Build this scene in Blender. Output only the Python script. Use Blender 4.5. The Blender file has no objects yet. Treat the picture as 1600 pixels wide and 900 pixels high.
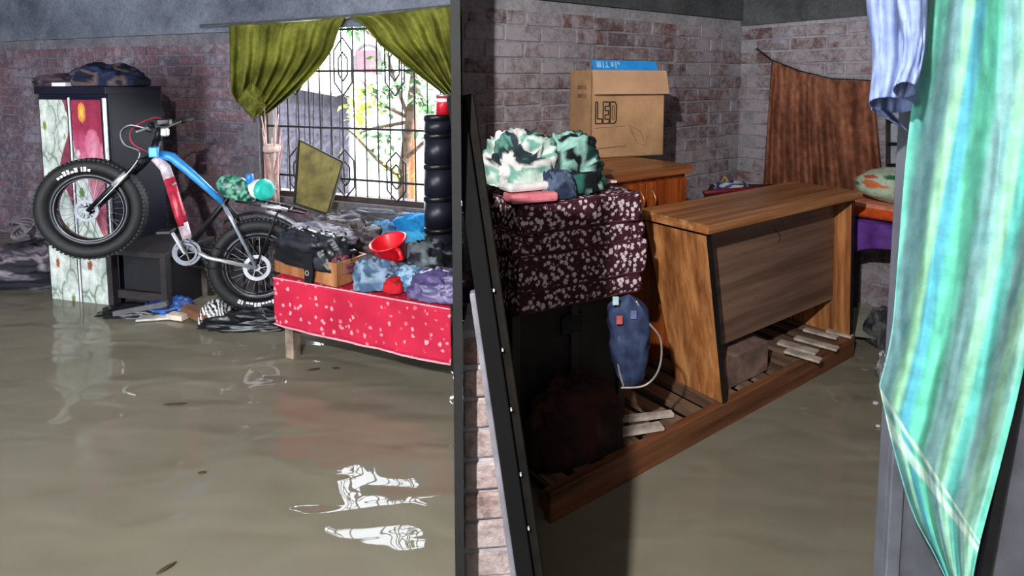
import bpy, bmesh, math, random
from mathutils import Vector, Matrix, noise
random.seed(7)
scene = bpy.context.scene
COL = scene.collection
V = Vector
pi = math.pi

# ------------------------------------------------------------------ camera
EYE = 1.42                       # eye height above the flood water (water level is z = 0)
FPX = 938.0                      # focal length in pixels of a 1600 px wide frame
PITCH = math.radians(5)
PPY = 212.0                      # principal point row (lens is shifted down)
cam_d = bpy.data.cameras.new('camera')
cam = bpy.data.objects.new('camera', cam_d); COL.objects.link(cam)
cam.location = (0, 0, EYE)
cam.rotation_euler = (pi / 2 - PITCH, 0, 0)
cam_d.sensor_width = 36.0
cam_d.lens = 36.0 * FPX / 1600.0
cam_d.shift_y = -(450.0 - PPY) / 1600.0
cam_d.clip_start = 0.02
scene.camera = cam

# ------------------------------------------------------------------ sky, lights, exposure
SKY = 15.0
world = bpy.data.worlds.new('overcast_sky'); scene.world = world
world.use_nodes = True
bgn = world.node_tree.nodes['Background']
bgn.inputs['Color'].default_value = (0.86, 0.93, 1.0, 1)
bgn.inputs['Strength'].default_value = SKY
scene.view_settings.view_transform = 'Standard'
scene.view_settings.look = 'None'
scene.view_settings.gamma = 1
scene.view_settings.use_curve_mapping = False
scene.view_settings.exposure = 0.35
BULB = V((-0.56, -0.5, 2.36))
BULB_W = 430

# ------------------------------------------------------------------ projection helpers (photo pixel -> point of the place)
CP, SP = math.cos(PITCH), math.sin(PITCH)
def ray(px, py):
    x = (px - 800.0) / FPX; y = (PPY - py) / FPX
    return V((x, CP + SP * y, -SP + CP * y))
def at(px, py, Y):
    d = ray(px, py); t = Y / d.y
    return V((d.x * t, Y, EYE + d.z * t))
def atz(px, py, z):
    d = ray(px, py); t = (z - EYE) / d.z
    return V((d.x * t, d.y * t, z))
def onplane(px, py, p0, n):
    d = ray(px, py); o = V((0, 0, EYE))
    t = (V(p0) - o).dot(n) / d.dot(n)
    return o + d * t

# ------------------------------------------------------------------ materials
def lin(c):
    return tuple(((v / 255.0) / 12.92 if v / 255.0 <= 0.04045 else ((v / 255.0 + 0.055) / 1.055) ** 2.4) for v in c)
MATS = {}
def base_mat(name):
    m = bpy.data.materials.new(name); m.use_nodes = True
    nt = m.node_tree; return m, nt, nt.nodes['Principled BSDF']
def coords(nt, scale=(1, 1, 1), rot=(0, 0, 0), kind='Object'):
    tc = nt.nodes.new('ShaderNodeTexCoord'); mp = nt.nodes.new('ShaderNodeMapping')
    mp.inputs['Scale'].default_value = scale; mp.inputs['Rotation'].default_value = rot
    nt.links.new(tc.outputs[kind], mp.inputs['Vector']); return mp.outputs['Vector']
def geo_coords(nt, scale=(1, 1, 1), rot=(0, 0, 0)):
    tc = nt.nodes.new('ShaderNodeNewGeometry'); mp = nt.nodes.new('ShaderNodeMapping')
    mp.inputs['Scale'].default_value = scale; mp.inputs['Rotation'].default_value = rot
    nt.links.new(tc.outputs['Position'], mp.inputs['Vector']); return mp.outputs['Vector']
def nz(nt, vec, scale, detail=4, rough=0.6, dist=0.0):
    n = nt.nodes.new('ShaderNodeTexNoise'); n.inputs['Scale'].default_value = scale
    n.inputs['Detail'].default_value = detail; n.inputs['Roughness'].default_value = rough
    n.inputs['Distortion'].default_value = dist
    nt.links.new(vec, n.inputs['Vector']); return n.outputs['Fac']
def ramp(nt, fac, stops, interp='LINEAR'):
    r = nt.nodes.new('ShaderNodeValToRGB'); r.color_ramp.interpolation = interp
    el = r.color_ramp.elements
    while len(el) < len(stops): el.new(0.5)
    for e, (p, c) in zip(el, stops):
        e.position = p; e.color = (*lin(c), 1)
    nt.links.new(fac, r.inputs['Fac']); return r.outputs['Color']
def mixc(nt, fac, a, b, mode='MIX'):
    m = nt.nodes.new('ShaderNodeMix'); m.data_type = 'RGBA'; m.blend_type = mode
    for s, v in ((m.inputs['Factor'], fac), (m.inputs['A'], a), (m.inputs['B'], b)):
        if isinstance(v, (int, float)): s.default_value = v
        elif isinstance(v, tuple): s.default_value = (*lin(v), 1)
        else: nt.links.new(v, s)
    return m.outputs['Result']
def bump(nt, bs, h, strength=0.4, dist=0.01):
    b = nt.nodes.new('ShaderNodeBump'); b.inputs['Strength'].default_value = strength
    b.inputs['Distance'].default_value = dist
    nt.links.new(h, b.inputs['Height']); nt.links.new(b.outputs['Normal'], bs.inputs['Normal'])
def plain(name, c, rough=0.6, metal=0.0, vary=0.12, scale=14, bmp=0.15, spec=0.4):
    if name in MATS: return MATS[name]
    m, nt, bs = base_mat(name)
    v = coords(nt); f = nz(nt, v, scale, 5)
    d = tuple(max(0, x * (1 - vary * 1.6)) for x in c); l = tuple(min(255, x * (1 + vary)) for x in c)
    nt.links.new(ramp(nt, f, [(0.3, d), (0.7, l)]), bs.inputs['Base Color'])
    bs.inputs['Roughness'].default_value = rough; bs.inputs['Metallic'].default_value = metal
    bs.inputs['Specular IOR Level'].default_value = spec
    if bmp: bump(nt, bs, nz(nt, v, scale * 4, 3), bmp, 0.003)
    MATS[name] = m; return m
def vcol(name, rough=0.8, bmp=0.25, scale=160, spec=0.25, transl=0.0, vary=0.15):
    if name in MATS: return MATS[name]
    m, nt, bs = base_mat(name)
    a = nt.nodes.new('ShaderNodeVertexColor'); a.layer_name = 'Col'
    v = coords(nt); f = nz(nt, v, 30, 4)
    c = mixc(nt, 1.0, a.outputs['Color'], ramp(nt, f, [(0.3, (205, 205, 205)), (0.7, (255, 255, 255))]), 'MULTIPLY')
    nt.links.new(c, bs.inputs['Base Color'])
    bs.inputs['Roughness'].default_value = rough; bs.inputs['Specular IOR Level'].default_value = spec
    if bmp: bump(nt, bs, nz(nt, v, scale, 2), bmp, 0.002)
    if transl:
        t = nt.nodes.new('ShaderNodeBsdfTranslucent'); mx = nt.nodes.new('ShaderNodeMixShader')
        mx.inputs['Fac'].default_value = transl
        out = nt.nodes['Material Output']
        nt.links.new(c, t.inputs['Color']); nt.links.new(bs.outputs[0], mx.inputs[1]); nt.links.new(t.outputs[0], mx.inputs[2])
        nt.links.new(mx.outputs[0], out.inputs['Surface'])
    MATS[name] = m; return m
def cloth_noise(name, stops, scale=8, rough=0.9, dist=0.5, bscale=200):
    if name in MATS: return MATS[name]
    m, nt, bs = base_mat(name)
    v = coords(nt); f = nz(nt, v, scale, 6, 0.65, dist)
    nt.links.new(ramp(nt, f, stops), bs.inputs['Base Color'])
    bs.inputs['Roughness'].default_value = rough; bs.inputs['Specular IOR Level'].default_value = 0.2
    bump(nt, bs, nz(nt, v, bscale, 2), 0.25, 0.002)
    MATS[name] = m; return m
def wood(name, dark, mid, light, rot=(0, 0, 0), grain=(28, 28, 1.6), rough=0.38, spec=0.4):
    """grain runs along local Z of the rotated coordinates"""
    if name in MATS: return MATS[name]
    m, nt, bs = base_mat(name)
    v = geo_coords(nt, grain, rot)
    f = nz(nt, v, 1.0, 7, 0.62, 0.15); f2 = nz(nt, v, 0.35, 2, 0.5, 0.3)
    c1 = ramp(nt, f, [(0.28, dark), (0.5, mid), (0.74, light)])
    c2 = ramp(nt, f2, [(0.35, (150, 140, 135)), (0.65, (255, 255, 255))])
    nt.links.new(mixc(nt, 0.7, c1, c2, 'MULTIPLY'), bs.inputs['Base Color'])
    bs.inputs['Roughness'].default_value = rough; bs.inputs['Specular IOR Level'].default_value = spec
    bump(nt, bs, f, 0.12, 0.002)
    MATS[name] = m; return m
def brick_mat(name, tones, smear, amount):
    m, nt, bs = base_mat(name)
    oi = nt.nodes.new('ShaderNodeObjectInfo')
    n = len(tones)
    c0 = ramp(nt, oi.outputs['Random'], [(i / max(1, n - 1), t) for i, t in enumerate(tones)])
    g = geo_coords(nt)
    fine = nz(nt, g, 70, 4); big = nz(nt, g, 2.6, 5, 0.7); mid = nz(nt, g, 17, 5, 0.7)
    c1 = mixc(nt, 0.75, c0, ramp(nt, fine, [(0.3, (120, 115, 115)), (0.7, (255, 250, 250))]), 'MULTIPLY')
    ad = nt.nodes.new('ShaderNodeMath'); ad.operation = 'MULTIPLY_ADD'
    nt.links.new(big, ad.inputs[0]); ad.inputs[1].default_value = 1.0; nt.links.new(mid, ad.inputs[2])
    hf = nt.nodes.new('ShaderNodeMath'); hf.operation = 'MULTIPLY'; hf.inputs[1].default_value = .5; nt.links.new(ad.outputs[0], hf.inputs[0])
    sm = ramp(nt, hf.outputs[0], [(amount, (0, 0, 0)), (amount + 0.13, (215, 215, 215))])
    nt.links.new(mixc(nt, sm, c1, smear), bs.inputs['Base Color'])
    bs.inputs['Roughness'].default_value = 0.9; bs.inputs['Specular IOR Level'].default_value = 0.15
    bump(nt, bs, fine, 0.6, 0.006)
    MATS[name] = m; return m
def plaster(name, dark, light, scale=3.0):
    m, nt, bs = base_mat(name)
    g = geo_coords(nt); f = nz(nt, g, scale, 7, 0.7); f2 = nz(nt, g, 45, 4)
    c = ramp(nt, f, [(0.32, dark), (0.7, light)])
    nt.links.new(mixc(nt, 0.5, c, ramp(nt, f2, [(0.3, (150, 150, 150)), (0.7, (255, 255, 255))]), 'MULTIPLY'), bs.inputs['Base Color'])
    bs.inputs['Roughness'].default_value = 0.92; bs.inputs['Specular IOR Level'].default_value = 0.15
    bump(nt, bs, f2, 0.5, 0.008)
    MATS[name] = m; return m

M_BRICK_L = brick_mat('brick_purple', [(104, 92, 104), (126, 102, 112), (138, 104, 110), (114, 102, 114), (130, 100, 108), (100, 94, 108)], (148, 144, 158), .47)
M_BRICK_R = brick_mat('brick_grey_red', [(112, 82, 80), (146, 130, 132), (132, 96, 92), (150, 140, 144), (104, 84, 84), (140, 112, 108)], (172, 168, 176), .43)
M_BRICK_P = brick_mat('brick_pale', [(150, 132, 128), (160, 146, 144), (142, 120, 114)], (166, 160, 160), .5)
M_MORTAR_L = plaster('mortar_left', (96, 92, 100), (136, 132, 140), 6)
M_MORTAR_R = plaster('mortar_right', (136, 134, 140), (178, 176, 182), 6)
M_CONC_L = plaster('concrete_left', (84, 88, 102), (136, 142, 156), 2.2)
M_CONC_R = plaster('concrete_right', (62, 64, 66), (104, 106, 108), 2.2)
M_CEIL = plaster('ceiling_plaster', (96, 92, 88), (126, 122, 116), 2)
M_DARKBOARD = plain('dark_board', (24, 25, 25), 0.7, vary=0.1, spec=0.2)
M_BLACK = plain('black_plastic', (17, 18, 22), 0.35, vary=0.2)
M_RUBBER = plain('tyre_rubber', (22, 22, 25), 0.62, vary=0.25, scale=40)
M_STEEL = plain('bare_steel', (190, 192, 196), 0.28, 0.9, vary=0.1)
M_DKSTEEL = plain('dark_steel', (34, 35, 40), 0.4, 0.6, vary=0.2)
M_NAVY = plain('navy_laminate', (15, 16, 34), 0.45, vary=0.15, scale=4, spec=.25)
M_WHITE = plain('white_paint', (226, 226, 230), 0.5, vary=0.05)
M_CARD = plain('cardboard', (176, 138, 102), 0.85, vary=0.08, scale=6, spec=0.15)
M_CARD2 = plain('cardboard_inside', (150, 112, 82), 0.9, vary=0.1, scale=6, spec=0.1)

# ------------------------------------------------------------------ mesh helpers
W = {}      # world matrix of every object made here
def wm(o): return W.get(o.name, Matrix())
def tag(o, label=None, cat=None, group=None, kind=None):
    if label: o['label'] = label
    if cat: o['category'] = cat
    if group: o['group'] = group
    if kind: o['kind'] = kind
    return o
def empty(name, loc, label, cat, group=None):
    o = bpy.data.objects.new(name, None); COL.objects.link(o); o.location = loc
    o.empty_display_size = 0.1
    W[o.name] = Matrix.Translation(loc)
    return tag(o, label, cat, group)
def hook(o, parent):
    if parent is not None:
        o.parent = parent; o.matrix_parent_inverse = wm(parent).inverted()
class MB:
    def __init__(s): s.v = []; s.f = []; s.c = None
    def add(s, vs, fs, cols=None):
        b = len(s.v); s.v += [V(p) for p in vs]; s.f += [tuple(i + b for i in f) for f in fs]
        if cols is not None:
            if s.c is None: s.c = [(1, 1, 1)] * b
            s.c += list(cols)
        elif s.c is not None: s.c += [(1, 1, 1)] * len(vs)
        return s
    def hexa(s, p):     # 8 corners: bottom 0-3 counter-clockwise, top 4-7
        return s.add(p, [(3, 2, 1, 0), (4, 5, 6, 7), (0, 1, 5, 4), (1, 2, 6, 5), (2, 3, 7, 6), (3, 0, 4, 7)])
    def box(s, c, size, ax=None, ay=None, az=None):
        ax = V(ax) if ax is not None else V((1, 0, 0)); ay = V(ay) if ay is not None else V((0, 1, 0)); az = V(az) if az is not None else V((0, 0, 1))
        c = V(c); x, y, z = ax * size[0] / 2, ay * size[1] / 2, az * size[2] / 2
        return s.hexa([c - x - y - z, c + x - y - z, c + x + y - z, c - x + y - z, c - x - y + z, c + x - y + z, c + x + y + z, c - x + y + z])
    def bar(s, a, b, w, h, up=(0, 0, 1)):
        a, b = V(a), V(b); d = (b - a); L = d.length; d.normalize()
        u = V(up); sd = d.cross(u)
        if sd.length < 1e-4: sd = d.cross(V((1, 0, 0)))
        sd.normalize(); u = sd.cross(d).normalized()
        return s.box((a + b) / 2, (L, w, h), d, sd, u)
    def tube(s, pts, r, seg=8, cap=True):
        pts = [V(p) for p in pts]; n = len(pts)
        rs = r if isinstance(r, (list, tuple)) else [r] * n
        t0 = (pts[1] - pts[0]).normalized()
        u = t0.cross(V((0, 0, 1)))
        if u.length < 1e-3: u = t0.cross(V((1, 0, 0)))
        u.normalize(); vs = []; fs = []
        for i, p in enumerate(pts):
            t = (pts[min(i + 1, n - 1)] - pts[max(i - 1, 0)]).normalized()
            u = (u - t * u.dot(t))
            if u.length < 1e-5: u = t.orthogonal()
            u.normalize(); w = t.cross(u)
            for k in range(seg):
                a = 2 * pi * k / seg; vs.append(p + (u * math.cos(a) + w * math.sin(a)) * rs[i])
        for i in range(n - 1):
            for k in range(seg):
                k2 = (k + 1) % seg
                fs.append((i * seg + k, i * seg + k2, (i + 1) * seg + k2, (i + 1) * seg + k))
        if cap: fs.append(tuple(reversed(range(seg)))); fs.append(tuple((n - 1) * seg + k for k in range(seg)))
        return s.add(vs, fs)
    def ring(s, c, nrm, R, prof, seg=48, closed=True):
        """revolve a profile [(radius, axial)] around axis nrm through c"""
        c = V(c); nrm = V(nrm).normalized(); u = nrm.orthogonal().normalized(); w = nrm.cross(u)
        vs = []; fs = []; m = len(prof)
        for i in range(seg):
            a = 2 * pi * i / seg; d = u * math.cos(a) + w * math.sin(a)
            for (r, h) in prof: vs.append(c + d * r + nrm * h)
        for i in range(seg):
            j = (i + 1) % seg
            for k in range(m if closed else m - 1):
                k2 = (k + 1) % m
                fs.append((i * m + k, j * m + k, j * m + k2, i * m + k2))
        return s.add(vs, fs)
    def disc(s, c, nrm, r, th, seg=24):
        return s.ring(c, nrm, 0, [(0.0005, -th / 2), (r, -th / 2), (r, th / 2), (0.0005, th / 2)], seg)
    def poly(s, pts, th, nrm):
        pts = [V(p) for p in pts]; n = len(pts); o = V(nrm).normalized() * th
        vs = pts + [p + o for p in pts]
        fs = [tuple(reversed(range(n))), tuple(range(n, 2 * n))] + [(i, (i + 1) % n, n + (i + 1) % n, n + i) for i in range(n)]
        return s.add(vs, fs)
    def grid(s, fn, nu, nv, cf=None):
        vs = []; cs = [] if cf else None
        for j in range(nv + 1):
            for i in range(nu + 1):
                a, b = i / nu, j / nv
                vs.append(fn(a, b))
                if cf: cs.append(cf(a, b))
        fs = [(j * (nu + 1) + i, j * (nu + 1) + i + 1, (j + 1) * (nu + 1) + i + 1, (j + 1) * (nu + 1) + i) for j in range(nv) for i in range(nu)]
        return s.add(vs, fs, cs)
    def build(s, name, mat, parent=None, smooth=False, bevel=0, solid=0, base=False, sub=0):
        lo = V((min(p.x for p in s.v), min(p.y for p in s.v), min(p.z for p in s.v)))
        hi = V((max(p.x for p in s.v), max(p.y for p in s.v), max(p.z for p in s.v)))
        c = (lo + hi) / 2
        if base or parent is None: c.z = lo.z
        me = bpy.data.meshes.new(name)
        me.from_pydata([p - c for p in s.v], [], s.f); me.update()
        bm = bmesh.new(); bm.from_mesh(me); bmesh.ops.recalc_face_normals(bm, faces=bm.faces); bm.to_mesh(me); bm.free()
        if s.c is not None:
            at_ = me.color_attributes.new('Col', 'FLOAT_COLOR', 'POINT')
            flat = []
            for q in s.c: flat += [*lin(q), 1.0]
            at_.data.foreach_set('color', flat)
        if smooth: me.polygons.foreach_set('use_smooth', [True] * len(me.polygons))
        me.materials.append(mat)
        o = bpy.data.objects.new(name, me); COL.objects.link(o); o.location = c
        W[o.name] = Matrix.Translation(c)
        hook(o, parent)
        if solid:
            md = o.modifiers.new('thickness', 'SOLIDIFY'); md.thickness = solid; md.offset = 0
        if bevel:
            md = o.modifiers.new('bevel', 'BEVEL'); md.width = bevel; md.segments = 2; md.limit_method = 'ANGLE'
        if sub:
            md = o.modifiers.new('sub', 'SUBSURF'); md.levels = sub; md.render_levels = sub
        return o
def fr(p, o=4): return noise.fractal(V(p), 0.9, 2.0, o)
def lerp(a, b, t): return a + (b - a) * t
def mixrgb(a, b, t): return tuple(x + (y - x) * t for x, y in zip(a, b))
def poly_at(pts, t):
    """point at t in 0..1 along a smooth (Catmull-Rom) curve through pts"""
    n = len(pts) - 1; x = min(max(t, 0), 1) * n; i = min(int(x), n - 1); f = x - i
    p0 = pts[max(i - 1, 0)]; p1 = pts[i]; p2 = pts[i + 1]; p3 = pts[min(i + 2, n)]
    return tuple(0.5 * (2 * b + (c - a) * f + (2 * a - 5 * b + 4 * c - d) * f * f + (3 * b - a - 3 * c + d) * f ** 3) for a, b, c, d in zip(p0, p1, p2, p3))

def heap(name, label, cat, c, size, seed, colfn, mat=None, rz=0.0, fold=0.16, freq=2.2, group=None, nu=56, nv=26, power=0.75, parent=None):
    """a heap of crumpled cloth: folded dome with a flat underside"""
    c = V(c); off = V((seed * 3.7, seed * 1.9, seed * 5.3))
    cr, sr = math.cos(rz), math.sin(rz)
    def fn(a, b):
        th = a * 2 * pi
        ph = b * pi * 0.5 * 1.12
        q = V((math.cos(th) * math.sin(ph), math.sin(th) * math.sin(ph), math.cos(ph)))
        w = V((q.x * freq, q.y * freq, q.z * freq)) + off
        wx = w + V((fr(w + V((5, 0, 0)), 2), fr(w + V((0, 7, 0)), 2), 0)) * 0.7
        r1 = 1 - abs(noise.noise(wx * 1.3)) * 2.0
        r2 = 1 - abs(noise.noise(wx * 2.9)) * 2.0
        r = 1 + fold * (r1 * 1.15 + r2 * 0.32) + 0.12 * fr(w * 0.6, 2)
        sx = math.copysign(abs(q.x) ** power, q.x) * r * size[0]; sy = math.copysign(abs(q.y) ** power, q.y) * r * size[1]
        z = max(q.z, 0.0) ** 0.8 * r * size[2] if q.z > 0 else 0.0
        if q.z <= 0: sx *= 0.92; sy *= 0.92
        return V((c.x + sx * cr - sy * sr, c.y + sx * sr + sy * cr, c.z + max(z, 0.001)))
    def cf(a, b):
        th = a * 2 * pi; ph = b * pi * 0.5
        return colfn(V((math.cos(th) * math.sin(ph), math.sin(th) * math.sin(ph), math.cos(ph))), seed)
    m = MB().grid(fn, nu, nv, cf)
    o = m.build(name, mat or vcol('cloth_v'), parent, smooth=True)
    return tag(o, label, cat, group) if parent is None else o
def two(c1, c2, f=2.5, th=0.0, soft=0.08):
    def g(q, s):
        n = fr(q * f + V((s, s * 2, 0)), 3)
        return mixrgb(c1, c2, min(max((n - th) / soft + 0.5, 0), 1))
    return g
def stripes(c1, c2, ax, f, duty=0.5):
    ax = V(ax)
    def g(q, s): return c1 if ((q.dot(ax) + 0.06 * fr(q * 2, 2)) * f) % 1.0 < duty else c2
    return g
def multi(cols, f=2.0):
    def g(q, s):
        n = noise.noise(q * f + V((s * 2.3, s, s))) * 0.95 + 0.1 * noise.noise(q * f * 4 + V((s, s, 0))) + 0.5
        k = min(max(n, 0), 0.999) * len(cols)
        return cols[int(k)]
    return g

# ------------------------------------------------------------------ frames of the two rooms
AL = math.radians(22)
LU = V((math.cos(AL), -math.sin(AL), 0)); LV = V((math.sin(AL), math.cos(AL), 0)); LP = V((-2.5, 4.7, 0))
def lw(u, w, z): return LP + LU * u - LV * w + V((0, 0, z))            # w = distance in front of the wall
def lwpx(px, py, w): return onplane(px, py, LP - LV * w, LV)
AR = math.radians(54.2)
RA = V((math.sin(AR), math.cos(AR), 0)); RB = V((-math.cos(AR), math.sin(AR), 0)); RC = V((0.3785 * 4.4, 4.4, 0))
def ra(t, w, z): return RC - RA * t - RB * w + V((0, 0, z))           # wall running left from the corner
def rb(t, w, z): return RC - RB * t - RA * w + V((0, 0, z))           # wall running right from the corner
def rapx(px, py, w): return onplane(px, py, RC - RB * w, RB)
def rbpx(px, py, w): return onplane(px, py, RC - RA * w, RA)

# ------------------------------------------------------------------ water and shell
def water_mat():
    m, nt, bs = base_mat('muddy_flood_water')
    g = geo_coords(nt)
    f = nz(nt, g, 0.9, 4, 0.6, 0.4)
    nt.links.new(ramp(nt, f, [(0.3, (112, 107, 93)), (0.7, (125, 120, 105))]), bs.inputs['Base Color'])
    bs.inputs['Roughness'].default_value = 0.02; bs.inputs['IOR'].default_value = 1.33
    w1 = nz(nt, geo_coords(nt, (3.2, 6.5, 1), (0, 0, 0.3)), 1.0, 1, 0.35, 0.5)
    bump(nt, bs, w1, 0.5, 0.029)
    return m
W_MAT = water_mat()
tag(MB().grid(lambda a, b: V((-7 + 12 * a, -3.0 + 9.2 * b, 0)), 4, 4).build('flood_water', W_MAT), 'still brown flood water covering the floor of both rooms', 'water', kind='stuff')
tag(MB().box((-1, 1.6, -0.42), (12, 9.2, 0.06)).build('floor', plain('mud_floor', (84, 76, 62), 0.9)), 'muddy floor under the flood water', 'floor', kind='structure')
TOP = 2.7
cpts = [V((-9, -1.85, 0)), V((3.6, -1.85, 0)), RC - RB * 3.5 + RA * .14, RC + (RA + RB) * .14, ra(2.0, -.14, 0), lw(2.5, -.18, 0), lw(-3.3, -.18, 0)]
tag(MB().poly([V((q.x, q.y, TOP)) for q in cpts], .1, (0, 0, 1)).build('ceiling', M_CEIL), 'plain ceiling over both rooms', 'ceiling', kind='structure')

def brick_variants(n, L, H, D):
    out = []
    rnd = random.Random(3)
    for k in range(n):
        bm = bmesh.new(); bmesh.ops.create_cube(bm, size=1)
        for v in bm.verts:
            v.co = V((v.co.x * L + rnd.uniform(-.005, .005), v.co.y * D + rnd.uniform(-.002, .002), v.co.z * H + rnd.uniform(-.0035, .0035)))
        bmesh.ops.bevel(bm, geom=list(bm.edges), offset=0.004, segments=1, affect='EDGES')
        me = bpy.data.meshes.new('brick'); bm.to_mesh(me); bm.free(); out.append(me)
    return out
def brick_wall(parent, f, u0, u1, z0, z1, mat, udir, keep, seen, L=0.236, H=0.074, g=0.0115, D=0.03, proud=0.006, seed=1):
    """courses of single bricks; f(u, w, z) gives points, keep(u,z) tells where the wall has bricks, seen(p) which are in view"""
    rnd = random.Random(seed)
    full = brick_variants(6, L, H, D); half = brick_variants(3, L * 0.48, H, D)
    for me in full + half: me.materials.append(mat)
    ang = math.atan2(udir.y, udir.x)
    rest = MB(); n = 0; row = 0; z = z0
    while z + H < z1:
        u = u0 + (-(L + g) / 2 if row % 2 else 0) + rnd.uniform(-.015, .015); k = 0
        while u < u1:
            hb = rnd.random() < 0.16
            l = L * 0.48 if hb else L
            uc = u + l / 2; zc = z + H / 2 + rnd.uniform(-.003, .003)
            if u >= u0 - 0.01 and u + l <= u1 + 0.01 and keep(uc, zc, l):
                c = f(uc, proud - D / 2 + rnd.uniform(-.003, .004), zc)
                if seen(c) and n < 299:
                    o = bpy.data.objects.new('brick', rnd.choice(half if hb else full)); COL.objects.link(o)
                    o.matrix_basis = Matrix.Translation(c) @ Matrix.Rotation(ang, 4, 'Z') @ Matrix.Rotation(rnd.uniform(-.012, .012), 4, 'Y')
                    hook(o, parent); n += 1
                else:
                    ax = udir; rest.box(c, (l, D, H), ax, V((-ax.y, ax.x, 0)))
            u += l + g
        z += H + g; row += 1
    if rest.v:
        o = rest.build('brick_courses', mat, parent); o['kind'] = 'stuff'
    return n
def proj(p):
    d = p - V((0, 0, EYE)); dep = d.y * CP - d.z * SP
    if dep < 0.05: return (-9999, -9999)
    return (800 + FPX * d.x / dep, PPY - FPX * (d.y * SP + d.z * CP) / dep)

# left room wall with its window opening
WU0, WU1, WZ0, WZ1 = 0.66, 2.42, 0.585, 1.93
BAND = 1.80
wl = MB()
for (a, b, c, d) in ((-3.2, WU0, -0.4, TOP), (WU1, 2.75, -0.4, TOP), (WU0, WU1, -0.4, WZ0), (WU0, WU1, WZ1, TOP)):
    p = [lw(a, 0, c), lw(b, 0, c), lw(b, -0.16, c), lw(a, -0.16, c)]
    wl.hexa(p + [q + V((0, 0, d - c)) for q in p])
wall_l = tag(wl.build('wall_back_left', M_MORTAR_L), 'purple brick wall with the barred window', 'wall', kind='structure')
nl = brick_wall(wall_l, lw, -3.2, 2.75, 0.02, BAND, M_BRICK_L, LU,
    lambda u, z, l: not (WU0 - 0.02 < u + l / 2 and u - l / 2 < WU1 + 0.02 and z > WZ0 - 0.05),
    lambda p: -10 < proj(p)[0] < 470 and 40 < proj(p)[1] < 372 and not (85 < proj(p)[0] < 225 and proj(p)[1] > 125), seed=4)
MB().hexa([lw(-3.2, .03, BAND), lw(2.75, .03, BAND), lw(2.75, 0, BAND), lw(-3.2, 0, BAND), lw(-3.2, .03, TOP), lw(2.75, .03, TOP), lw(2.75, 0, TOP), lw(-3.2, 0, TOP)]).build('lintel_band', M_CONC_L, wall_l)
# far left side wall, out of frame
p = [lw(-3.2, 0, -.4), lw(-3.05, 0, -.4), lw(-3.05, 8.3, -.4), lw(-3.2, 8.3, -.4)]
tag(MB().hexa(p + [q + V((0, 0, TOP + .4)) for q in p]).build('wall_left', M_MORTAR_L), 'plain side wall beyond the left edge', 'wall', kind='structure')

# right room walls
p = [ra(-.1, 0, -.4), ra(2.36, 0, -.4), ra(2.22, -.14, -.4), ra(-.1, -.14, -.4)]
wall_a = tag(MB().hexa(p + [q + V((0, 0, TOP + .4)) for q in p]).build('wall_back_right', M_MORTAR_R), 'grey brick wall smeared with plaster behind the labelled carton', 'wall', kind='structure')
brick_wall(wall_a, lambda u, w, z: ra(u, w, z), 0.0, 2.36, 0.02, 1.86, M_BRICK_R, -RA, lambda u, z, l: True,
    lambda p: 715 < proj(p)[0] < 1165 and -15 < proj(p)[1] < 300, seed=9)
MB().hexa([ra(0, .02, 1.87), ra(2.36, .02, 1.87), ra(2.36, 0, 1.87), ra(0, 0, 1.87), ra(0, .02, TOP), ra(2.36, .02, TOP), ra(2.36, 0, TOP), ra(0, 0, TOP)]).build('plaster_band', M_CONC_R, wall_a)
p = [rb(0, 0, -.4), rb(3.4, 0, -.4), rb(3.4, -.14, -.4), rb(0, -.14, -.4)]
wall_b = tag(MB().hexa(p + [q + V((0, 0, TOP + .4)) for q in p]).build('wall_right', M_MORTAR_R), 'grey brick wall behind the brown curtain', 'wall', kind='structure')
brick_wall(wall_b, lambda u, w, z: rb(u, w, z), 0.0, 3.4, 0.02, 1.82, M_BRICK_R, -RB, lambda u, z, l: True,
    lambda p: 1150 < proj(p)[0] < 1400 and -15 < proj(p)[1] < 320, seed=12)
MB().hexa([rb(0, .02, 1.83), rb(3.4, .02, 1.83), rb(3.4, 0, 1.83), rb(0, 0, 1.83), rb(0, .02, TOP), rb(3.4, .02, TOP), rb(3.4, 0, TOP), rb(0, 0, TOP)]).build('plaster_band', M_CONC_R, wall_b)

# added board for the dividing strip, top stepped to shape the bulb's shadow
pd = V((-87.5 / FPX, 1, 0)).normalized(); pn = V((pd.y, -pd.x, 0))
pc0 = pd * 0.893; pth = 0.0142
p = [pc0 - pn * pth / 2, pc0 + pn * pth / 2, pc0 + pn * pth / 2 + pd * 3.0, pc0 - pn * pth / 2 + pd * 3.0]
p = [V((q.x, q.y, -.4)) for q in p]
part = tag(MB().poly([pd * t - pn * pth / 2 + V((0, 0, z)) for t, z in ((.893, -.4), (3.893, -.4), (3.893, TOP), (2.25, TOP), (2.25, 1.24), (1.57, 1.24), (.893, 1.58))], pth, pn).build('added_partition', M_DARKBOARD), 'added thin dark partition board between the two rooms stepped to shape bulb light', 'partition', kind='structure')
p = [pc0 - pn * pth / 2 - pd * .004, pc0 + pn * pth / 2 - pd * .004, pc0 + pn * pth / 2 + pd * .03, pc0 - pn * pth / 2 + pd * .03]
MB().hexa([V((q.x, q.y, -.4)) for q in p] + [V((q.x, q.y, 1.61)) for q in p]).build('end_post', M_DARKBOARD, part)

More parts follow.
